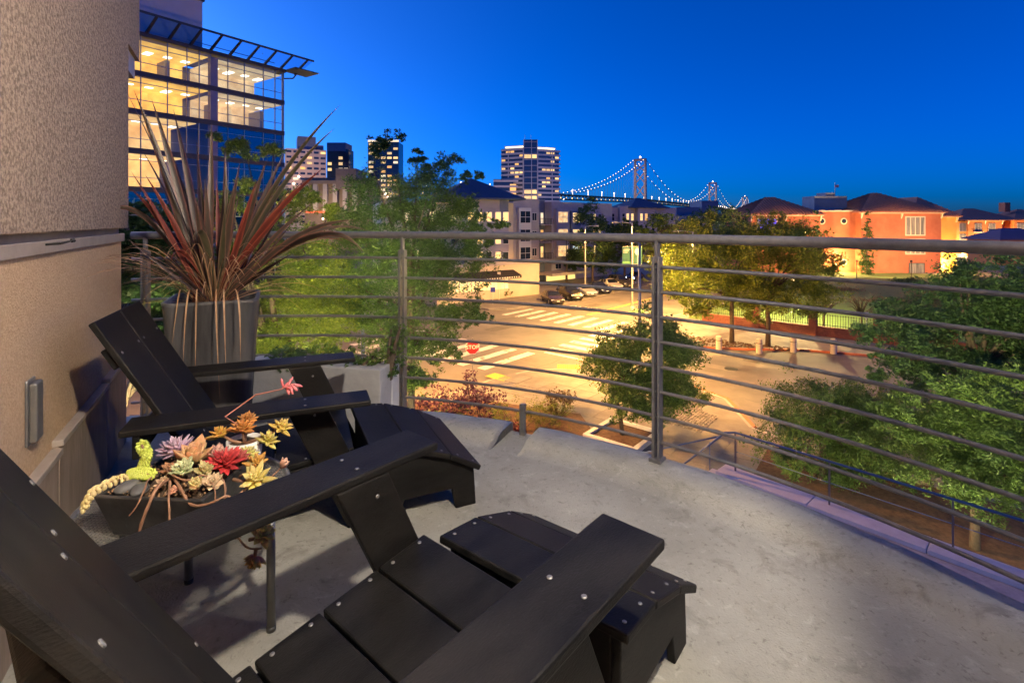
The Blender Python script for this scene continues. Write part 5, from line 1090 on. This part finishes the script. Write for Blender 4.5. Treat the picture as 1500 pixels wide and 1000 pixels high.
# ------------------------------------------------------------------ suspension bridge
T1, T2, T3 = Vector((293, 1170)), Vector((735, 1875)), Vector((1337, 2940))
br = thing('suspension_bridge', 'long suspension bridge with three lit towers crossing behind the rooftops', 'bridge', (T1.x, T1.y, GZ))
m['brtower'] = M('bridge_steel', (.34, .26, .24), (.42, .33, .30), .02, .7); m['brdeck'] = M('bridge_deck', (.34, .24, .13), (.42, .3, .16), .03, .7)
bulb = lampmat('bridge_bulb', (1, .74, .5), 2.0); TP = [T1, T2, T3]; topz = [145., 145., 146.]; deckz = 50.
ub = (T2-T1).normalized(); side = Vector((ub.y, -ub.x)); HW = 12.
OFF = Vector((T1.x, T1.y, GZ))
def W3(p, z): return Vector((p.x, p.y, z))-OFF
for k, (p, tz) in enumerate(zip(TP, topz)):
    mb = MB()
    for s in (-1, 1): c = p+side*(s*HW); mb.tube([W3(c, GZ), W3(c, tz)], [4., 2.9], 8)
    a, b = p-side*HW, p+side*HW
    mb.tube([W3(a, tz-2), W3(b, tz-2)], 3, 6)
    zs = [deckz+6, deckz+38, deckz+66, tz-12]
    for z0, z1 in zip(zs, zs[1:]): mb.tube([W3(a, z0), W3(b, z1)], 1.5, 6); mb.tube([W3(b, z0), W3(a, z1)], 1.5, 6)
    tw = mb.build('tower', m['brtower'], br); mb = MB(); mb.ball(W3(p, tz+4), 2.2, 8, 6); mb.build('beacon', bulb, tw)
    for s in (-1, 1):
        l = bpy.data.lights.new('tower_light', 'POINT'); l.energy = 6500; l.color = (1, .72, .5); l.shadow_soft_size = 1; lo = bpy.data.objects.new('tower_light', l); col.objects.link(lo); lo.parent = tw; lo.location = W3(p, deckz+14+(0 if s < 0 else 45))-Vector((*(ub*30), 0))
s0 = T1-ub*400; s9 = T3+(T3-T2).normalized()*500
def deckpt(f0, f1, t): return f0.lerp(f1, t)
path = [T1-ub*900, s0, T1, T2, T3, s9]; dz = [30, 42, deckz, deckz+4, deckz+2, 30]
mb = MB()
for (p, z0), (q, z1) in zip(zip(path, dz), zip(path[1:], dz[1:])):
    a = W3(p, z0)-Vector((*(side*HW), 0)); mb.obox(a-UZ*5, W3(q, z1)-W3(p, z0), Vector((*(side*2*HW), 0)), UZ*1.2); mb.obox(a+UZ*2, W3(q, z1)-W3(p, z0), Vector((*(side*2*HW), 0)), UZ*1.6)
    n = int((q-p).length/14)
    for i in range(n):
        f0 = i/n; c = W3(p, z0).lerp(W3(q, z1), f0); f2 = W3(p, z0).lerp(W3(q, z1), (i+1)/n)
        mb.tube([c-UZ*4, f2+UZ*2], .7, 4); mb.tube([c-UZ*4, c+UZ*2], .7, 4)
mb.build('deck', m['brdeck'], br)
cabs = []
spans = [(s0, 46., T1, topz[0], .0), (T1, topz[0], T2, topz[1], 84.), (T2, topz[1], T3, topz[2], 84.), (T3, topz[2], s9, 40., 0.)]
for s in (-1, 1):
    mb = MB(); bl = MB()
    for p, z0, q, z1, sag in spans:
        n = 26; pts = []
        for i in range(n+1):
            t = i/n; z = z0+(z1-z0)*t-4*(sag if sag else 16.)*t*(1-t); pts.append(W3(p.lerp(q, t)+side*(s*HW), z))
        mb.tube(pts, .55, 5)
        for i in range(1, n): bl.ball(pts[i]+UZ*1.5, .68*((pts[i]+OFF).y/1170)**.6, 6, 4)
        if sag:
            for i in range(1, n): dk = z0*0+deckz+3; mb.tube([pts[i], Vector((pts[i].x, pts[i].y, dk-GZ))], .18, 3)
        else:
            for i in range(2, n): mb.tube([pts[i], Vector((pts[i].x, pts[i].y, 46-GZ))], .18, 3)
    mb.build('cable', m['brtower'], br); tag(bl.build('cable_lights', bulb, br), kind='stuff')
mb = MB()
for (p, z0), (q, z1) in zip(zip(path, dz), zip(path[1:], dz[1:])):
    n = int((q-p).length/60)
    for i in range(n): c = W3(p.lerp(q, i/n)-side*HW, z0+(z1-z0)*i/n); mb.tube([c+UZ*3, c+UZ*13], .3, 4); mb.ball(c+UZ*13.5, 1.15*((c.y+OFF.y)/1170)**.5, 6, 4)
tag(mb.build('deck_lamps', bulb, br), kind='stuff')
mb = MB()
for (p, z0), (q, z1) in zip(zip(path, dz), zip(path[1:], dz[1:])):
    n = int((q-p).length/22)
    for i in range(n): mb.ball(W3(p.lerp(q, i/n)-side*(HW+.8), z0+(z1-z0)*i/n-1), 1.15, 5, 4)
tag(mb.build('lower_deck_lamps', lampmat('amber_bulb', (1, .58, .2), 1.1), br), kind='stuff')
# far hills across the water
mb = MB(); rr = random.Random(6); P_ = []
for i in range(61):
    x = -4500+i*150; h = 40+35*math.sin(i*.31)+25*math.sin(i*.83+1)+rr.uniform(0, 10); P_.append((x, max(h, 15)))
vs = [(x, 7000, GZ-1) for x, h in P_]+[(x, 7600, h) for x, h in P_]+[(x, 8600, GZ-1) for x, h in P_]; n = 61
mb.add(vs, [(i, i+1, n+i+1, n+i) for i in range(n-1)]+[(n+i, n+i+1, 2*n+i+1, 2*n+i) for i in range(n-1)]); struct(mb.build('hills', M('far_hills', (.05, .06, .09), (.07, .08, .1), .002, .9)))
mb = MB(); mb.add([(-5000, 420, GZ-.06), (5000, 420, GZ-.06), (5000, 7000, GZ-.06), (-5000, 7000, GZ-.06)], [(0, 1, 2, 3)]); struct(mb.build('water', M('bay_water', (.02, .04, .07), rough=.2, bump=.3, bscale=.05)))

# ================================================================== PODIUM EDGE, STAIR RAIL, PLANTING BEDS
LZ = -5.7; L0 = Vector((6.05, 14.55, LZ)); LD = Vector((.673, -.74, 0)).normalized(); LN = Vector((.74, .673, 0)).normalized()
pe = thing('retaining_wall', 'dark retaining wall of the raised terrace under the balcony', 'wall', L0)
mb = MB(); mb.obox(-LN*4+UZ*(GZ-LZ), LD*16, LN*3.95, UZ*(LZ-GZ-.09)); mb.build('wall', m['concrete'], pe)
for i in range(7): mb = MB(); mb.obox(LD*(i*2.3)-LN*.55-UZ*.085, LD*2.285, LN*.6, UZ*.1); mb.build('coping_stone', m['paleconc'], pe, bevel=.008)
for i, f_ in enumerate((1.2, 4.2, 7.4)):  # lamps added here to light the trees beyond the terrace
    w_l = thing('wall_light', ['wall light on the terrace retaining wall near the steps', 'wall light on the retaining wall facing the low spreading tree', 'wall light on the retaining wall facing the bushy tree'][i], 'lamp', L0+LD*f_+LN*.0-UZ*.45, 0, 'wall lights on the retaining wall')
    mb = MB(); mb.obox(-LD*.12-LN*.06-UZ*.07, LD*.24, LN*.14, UZ*.14); mb.build('housing', m['rail'], w_l); mb = MB(); mb.obox(-LD*.1+LN*.081-UZ*.05, LD*.2, LN*.006, UZ*.1); mb.build('lens', lampmat('added_wall_lens', (1, .85, .55), 4), w_l)
    l = bpy.data.lights.new('added_wall_bulb', 'SPOT'); l.energy = (260, 460, 330)[i]; l.color = (1, .86, .5); l.spot_size = R(140); l.spot_blend = .5; l.shadow_soft_size = .1; lo = bpy.data.objects.new('added_wall_bulb', l); col.objects.link(lo); lo.parent = w_l; lo.location = LN*.14; lo.rotation_euler = (-(LN+UZ*.15)).to_track_quat('Z', 'Y').to_euler()
hr = thing('terrace_handrail', 'blue-grey handrail along the pale terrace coping, turning down at the stair', 'handrail', L0)
mb = MB(); mb.tube([LD*(-.9)-LN*.9-UZ*.1, LD*.1-LN*.2+UZ*1.0, LD*.35-LN*.15+UZ*1.07, LD*15+UZ*1.07-LN*.15], .028, 8); mb.build('top_rail', m['bluerail'], hr, smooth=True)
mb = MB(); mb.tube([LD*.4-LN*.15+UZ*.55, LD*15+UZ*.55-LN*.15], .010, 6); mb.build('mid_rail', m['bluerail'], hr, smooth=True)
for i in range(7): mb = MB(); mb.obox(LD*(.35+2.3*i)-LN*.17+UZ*.01, LD*.03, LN*.05, UZ*1.05); mb.build('post', m['rail'], hr)
st = thing('stair', 'pale concrete steps going down from the terrace to the sidewalk', 'stair', L0)
for i in range(8): mb = MB(); mb.obox(-LD*(.32*(i+1))-LN*1.9+UZ*(GZ-LZ+.1), LD*.318, LN*1.8, UZ*(LZ-GZ-.1-.17*(i+1))); mb.build('step', m['paleconc'], st, bevel=.008)
s2 = thing('stair_handrail', 'lower blue-grey handrail following the terrace steps', 'handrail', L0)
mb = MB(); mb.tube([-LD*.1-LN*.3+UZ*.85, -LD*2.4-LN*.3-UZ*.35, -LD*2.6-LN*.3-UZ*.5], .02, 8); mb.build('rail', m['bluerail'], s2, smooth=True)
for f in (.3, 2.3): mb = MB(); mb.tube([-LD*f-LN*.3-UZ*(.17*f/.32), -LD*f-LN*.3+UZ*(.8-.52*f)], .015, 6); mb.build('post', m['bluerail'], s2)
# square tree planter
tp_ = ground(912, 640, GZ+.13)
tw_ = thing('tree_planter', 'square concrete kerb planter round the small round tree', 'planter', tp_, math.atan2(UB.y, UB.x))
for q in range(4):
    mb = MB(); mb.obox((-1.25, -1.25, 0), (2.26, 0, 0), (0, .22, 0), (0, 0, .22)); mb.build('kerb_side', m['paleconc'], tw_, bevel=.01, rot=(0, 0, q*math.pi/2))
mb = MB(); mb.box(-1.03, 1.03, -1.03, 1.03, 0, .12); mb.build('soil', m['mulch'], tw_)
def bed(name, pts, z=GZ+.2):
    mb = MB(); P = [Vector((x, y, GZ)) for x, y in pts]
    if sum(P[i].x*P[(i+1) % len(P)].y-P[(i+1) % len(P)].x*P[i].y for i in range(len(P))) < 0: P = P[::-1]
    mb.prism(P, (0, 0, z-GZ)); return struct(mb.build(name, m['mulch']))
q = [ground(x, y) for x, y in ((560, 600), (700, 590), (850, 612), (870, 640), (800, 680), (600, 680))]
bed('planting_bed', [(p.x, p.y) for p in q])
q = [S(15.2, -5.0), S(23.2, -5.5), S(23.4, 12), S(15.2, 12)]; bed('planting_bed', [(p.x, p.y) for p in q])
for x, y, d, w, h, mt, nm, lb, n in [(640, 597, 24, 1.7, 1.3, 'purple', 'purple_shrub', 'purple-leaved shrub in the bed by the stop sign', 2200), (700, 600, 24.5, 1.5, 1.1, 'purple', 'purple_shrub', 'purple-leaved shrub spreading right of the stop sign post', 1800), (690, 560, 27, .4, 1.5, 'purple', 'purple_shrub', 'slender dark purple sapling below the stop sign', 500),
        (660, 620, 22, 2.2, .8, 'dark', 'green_shrub', 'low green shrub in front of the purple shrubs', 2200), (760, 618, 23, 1.3, 1.2, 'yellow', 'ornamental_grass', 'yellow-green grassy clump in the planting bed', 2400), (800, 612, 23.5, 1.2, 1.0, 'yellow', 'ornamental_grass', 'yellow-green grass clump next to the bronze shrub', 2000), (820, 592, 25, 1.0, 1.0, 'bare', 'bronze_shrub', 'bronze-brown shrub at the sidewalk edge of the bed', 1200), (735, 622, 22, .9, .7, 'burgundy', 'burgundy_shrub', 'burgundy low shrub by the short railing post', 900)]:
    p = ground(x, y+20); X = (x-750)*d/F; shrub(nm, lb, (X, d, GZ+.18), [(0, 0, h*.55, w, w*.8, h*.5), (w*.4, 0, h*.7, w*.5, w*.5, h*.35), (-w*.45, 0, h*.5, w*.5, w*.5, h*.35)], n, .15, mt, x, droop=-.6 if 'grass' in nm else 0, aspect=.12 if 'grass' in nm else .5)
# ground cover on the concrete planter
for i, (x, y, d, r_, lb) in enumerate([(455, 525, 3.02, .14, 'small-leaved green ground cover along the concrete planter'), (520, 522, 2.98, .13, 'trailing green ground cover at the corner of the concrete planter'), (420, 520, 3.05, .12, 'dark leafy ground cover between the grey pot and the concrete planter'), (566, 528, 3.0, .10, 'sprawling green creeper climbing the railing post')]):
    p = at(x, y, d); shrub('ground_cover', lb, (p.x, p.y, .33), [(0, 0, .05, r_, .06, .08), (r_*.5, 0, .10, r_*.6, .06, .07)]+([(.06, 0, .25, .05, .04, .25)] if i == 3 else []), 900, .028, 'dark' if i == 2 else 'feather', 40+i)

# ================================================================== TREES
def pl(lst, d, base, ry=.8, seed=0):
    rr = random.Random(seed); out = []
    for x, y, r in lst:
        dd = d*(1+rr.uniform(-.06, .06)); p = at(x, y, dd)-Vector(base); k = r*1.16*dd/F; out.append((p.x, p.y, p.z, k, k*ry, k*.8))
    return out
b = (-2.6, 13.2, GZ)
tree('tall_tree', 'tall feathery street tree rising in front of the pale apartments', b, 7.5, pl([(570, 218, 24), (615, 228, 16), (648, 246, 26), (690, 262, 16), (560, 285, 40), (622, 298, 46), (684, 320, 32), (722, 330, 16), (540, 372, 44), (606, 385, 50), (672, 392, 40), (552, 462, 46), (622, 478, 44), (598, 540, 36), (505, 330, 30), (500, 420, 42), (684, 452, 26), (655, 520, 20), (700, 350, 22)], 13.2, b, .8, 1), 95000, .085, 'feather', 31, rt=.12, clumps=17, spread=.26, nb=16, aspect=.4)
b = (-5.2, 11.6, GZ)
tree('leafy_tree', 'leafy tree behind the spiky flax and railing', b, 6.0, pl([(330, 205, 22), (385, 222, 22), (290, 300, 30), (345, 285, 28), (430, 300, 28), (250, 345, 34), (330, 365, 40), (440, 372, 44), (400, 440, 48), (470, 440, 40), (330, 440, 44), (430, 500, 42), (480, 500, 32), (365, 520, 36), (270, 430, 36), (475, 300, 20)], 11.6, b, .8, 2), 85000, .08, 'yellow', 32, rt=.15, clumps=15, spread=.28, nb=14, aspect=.42)
b = (-5.3, 6.6, GZ)
tree('broad_leaved_tree', 'dark broad-leaved tree close beside the end of the stucco wall', b, 7.6, pl([(205, 330, 34), (235, 352, 28), (200, 400, 40), (240, 430, 36), (205, 470, 40), (175, 350, 40), (225, 520, 40)], 6.6, b, .9, 3), 16000, .11, 'dark', 33, rt=.1, aspect=.6, nb=8)
b = (tp_.x, tp_.y, GZ+.2)
tree('small_round_tree', 'small round green tree growing in the square concrete planter', b, 2.4, pl([(940, 520, 52), (905, 545, 42), (985, 540, 42), (950, 490, 34), (965, 578, 40), (905, 590, 26), (1002, 575, 26), (875, 510, 22), (940, 590, 26), (985, 495, 22)], 22.6, b, .9, 4), 60000, .115, 'feather', 34, rt=.10, lean=(-.5, 0), clumps=12, spread=.26, droop=.3, nb=9)
b = (11.1, 18.3, GZ+.2)
tree('spreading_tree', 'low spreading feathery tree in the bed beyond the terrace handrail', b, 2.0, pl([(1190, 605, 50), (1245, 620, 52), (1150, 640, 40), (1200, 660, 48), (1265, 670, 44), (1300, 625, 36), (1160, 680, 24), (1230, 590, 34), (1330, 660, 34), (1235, 700, 26), (1300, 590, 34), (1280, 650, 44), (1320, 700, 26)], 18.0, b, .9, 5), 80000, .11, 'feather', 35, rt=.12, clumps=13, spread=.26, droop=.5, nb=9, aspect=.3)
b = (13.2, 14.6, GZ+.2)
tree('bushy_tree', 'bushy green tree at the terrace edge right of the spreading one', b, 2.0, pl([(1400, 640, 52), (1450, 620, 50), (1380, 690, 42), (1440, 690, 52), (1490, 660, 50), (1495, 720, 46), (1410, 740, 26), (1530, 640, 60), (1540, 720, 50), (1400, 590, 40), (1460, 575, 44), (1345, 610, 34), (1370, 640, 40)], 14.0, b, .9, 6), 85000, .10, 'feather', 36, rt=.12, clumps=13, spread=.26, droop=-.2, nb=9, aspect=.35)
b = (16.4, 18.0, GZ+.13)
tree('big_leafy_tree', 'big dark broad-crowned tree overhanging the street by the park', b, 4.2, pl([(1400, 430, 46), (1460, 420, 50), (1340, 455, 42), (1310, 500, 40), (1380, 495, 54), (1450, 490, 60), (1290, 535, 26), (1350, 560, 44), (1420, 560, 54), (1490, 550, 60), (1500, 450, 60), (1545, 500, 70), (1330, 600, 20), (1450, 610, 34), (1550, 400, 50)], 18.0, b, .9, 7), 80000, .125, 'dark', 37, rt=.2, clumps=16, spread=.22, nb=14, aspect=.5)
for bx, lst, lb, sd in [((1072, 502), [(1035, 355, 44), (1008, 400, 36), (1062, 385, 42), (1045, 430, 36), (1005, 440, 22), (1080, 345, 34), (1075, 425, 30), (1045, 330, 22)], 'yellow-lit street tree standing behind the first bollards', 41), ((1125, 507), [(1130, 350, 42), (1172, 372, 40), (1140, 405, 44), (1192, 415, 28), (1110, 425, 32), (1165, 440, 34), (1120, 460, 22), (1195, 385, 24), (1150, 335, 26)], 'yellow-lit street tree nearer the park fence', 42)]:
    p = ground(*bx, GZ+.13); tree('street_tree', lb, p, 4.2, pl(lst, p.y, p, .9, sd), 48000, .22, 'yellow', sd, group='trees behind the bollards', rt=.17, clumps=12, spread=.26, droop=-.1, nb=10, aspect=.35)
for x, yb, lst, mt, lb, sd in [(868, 418, [(868, 320, 22), (880, 345, 26), (858, 365, 24), (885, 380, 22), (865, 300, 12), (895, 355, 16)], 'dark', 'dark street tree in front of the lavender apartments', 51), (915, 415, [(912, 345, 18), (925, 335, 16), (905, 375, 18), (930, 365, 18)], 'yellow', 'yellow-green street tree behind the banner pole', 52),
        (960, 430, [(962, 335, 22), (975, 375, 26), (950, 372, 20), (990, 400, 24), (965, 405, 20), (940, 345, 14)], 'yellow', 'yellow-green street tree right of the railing post', 53), (1000, 428, [(1005, 350, 22), (985, 345, 16), (1020, 380, 20)], 'bare', 'brownish street tree at the park corner', 54), (1040, 415, [(1040, 330, 26), (1065, 325, 22), (1010, 335, 18), (1085, 340, 22), (1050, 350, 26)], 'dark', 'dark tree in front of the red building corner', 55), (830, 414, [(838, 350, 12), (845, 380, 14)], 'dark', 'small dark tree between the lit bay windows and street', 56)]:
    p = ground(x, yb); tree('street_tree', lb, p, 4.5, pl(lst, p.y, p, .9, sd), 13000, .34, mt, sd, group='street trees in the distance', rt=.18, clumps=12, spread=.24, nb=5, aspect=.5)
# cypresses against the red building
for x, yb, h, r_, lb in ((1270, 404, 11.2, 1.15, 'slim dark cypress before the red pavilion wall'), (1196, 404, 11.5, .85, 'slim dark cypress in the corner by the round windows')):
    p = at(x, 0, 91); tree('cypress', lb, (p.x, p.y, GZ), 8, [(0, 0, 1.2+h*.8*i/6, r_*(1-.12*i), r_*(1-.12*i), h*.11) for i in range(7)], 2600, .4, 'dark', x, rt=.15, clumps=10, spread=.3, droop=-.8, nb=3)
for x, y, lb in ((1262, 490, 'small bare park tree behind the iron fence'), (1207, 487, 'thin bare park tree left of the lawn')):
    p = ground(x, y); tree('bare_tree', lb, p, 1.8, pl([(x, y-55, 18), (x-16, y-45, 12), (x+18, y-42, 14)], p.y, p, 1, x), 380, .14, 'bare', x, rt=.09, nb=26, spread=.3)
for x, y, d, r_, mt, lb in ((1300, 440, 60, 2.2, 'bare', 'brown shrub mass beyond the lawn'), (1370, 420, 55, 2.6, 'bare', 'tall brownish shrub below the ochre wall'), (1240, 425, 70, 1.8, 'bare', 'bare-twigged shrub against the red wall'), (1420, 400, 60, 3.0, 'dark', 'green shrub below the orange building'), (1480, 395, 62, 3.0, 'dark', 'green shrub under the purple hip roof'), (1330, 410, 80, 2.0, 'dark', 'green shrub at the foot of the red pavilion')):
    p = at(x, y, d); hh = p.z-GZ; shrub('park_shrub', lb, (p.x, p.y, GZ), [(0, 0, hh*.55, r_, r_, hh*.5), (r_*.6, 0, hh*.4, r_*.7, r_*.7, hh*.4), (-r_*.6, 0, hh*.4, r_*.7, r_*.7, hh*.4)], 2000, .3, mt, x, 'shrubs in the park')

# ================================================================== PARK WALL, FENCE AND LAWN
struct(sheet('lawn', [(49.2, -19), (49.2, 42), (118, 42), (118, -19)], GZ+.17, m['lawn']))
pk = thing('park_wall', 'low red brick wall with an iron fence along the park', 'wall', S(48.5, -17, GZ+.1))
o0 = S(48.5, -17, GZ+.1)
def sbox(name, mat, a0, a1, b0, b1, z0, z1, par): mb = MB(); mb.obox(S(a0, b0, GZ+.1+z0)-o0, UA*(a1-a0), UB*(b1-b0), UZ*(z1-z0)); return mb.build(name, mat, par)
sbox('brick_wall', m['brick'], 48.5, 48.85, -17, 22, 0, .72, pk); sbox('coping', m['brick'], 48.46, 48.89, -17, 22, .72, .80, pk)
pick_me = MB().box(-.014, .014, -.014, .014, 0, 1.05).mesh('picket'); pick_me.materials.append(m['iron'])
for i in range(130):
    b_ = -16.7+i*.18
    o = link('picket', pick_me, None, pk); o.location = S(48.67, b_, GZ+.9)-o0
for z_ in (.95, 1.75): sbox('fence_rail', m['iron'], 48.655, 48.685, -17, 7, z_, z_+.03, pk)
for b_ in (-17, -12.6, -8.2, -3.8, .6, 5.0): sbox('brick_pier', m['brick'], 48.4, 48.95, b_-.28, b_+.28, 0, 2.05, pk); sbox('pier_cap', m['trim'], 48.34, 49.01, b_-.34, b_+.34, 2.05, 2.15, pk)
gl = thing('park_lamp', 'short park lamp lighting the lawn behind the fence', 'lamp', S(55.5, -11.0, GZ+.17)); mb = MB(); mb.tube([(0, 0, 0), (0, 0, 3.6)], .05, 8); mb.build('pole', m['iron'], gl); mb = MB(); mb.ball((0, 0, 3.75), .18, 10, 8); mb.build('globe', sodium, gl, smooth=True)
l = bpy.data.lights.new('park_light', 'POINT'); l.energy = 5000; l.color = (1, .75, .3); l.shadow_soft_size = .2; lo = bpy.data.objects.new('park_light', l); col.objects.link(lo); lo.parent = gl; lo.location = (0, 0, 4.1)
p = ground(1269, 505); sp = thing('sign_post', 'thin pale sign post at the sidewalk by the park fence', 'post', (p.x, p.y, GZ+.13)); mb = MB(); mb.tube([(0, 0, 0), (0, 0, 2.4)], .03, 6); mb.build('pole', m['wframe'], sp); mb = MB(); mb.box(-.15, .15, -.04, -.02, 1.95, 2.4); mb.build('plate', m['wframe'], sp)
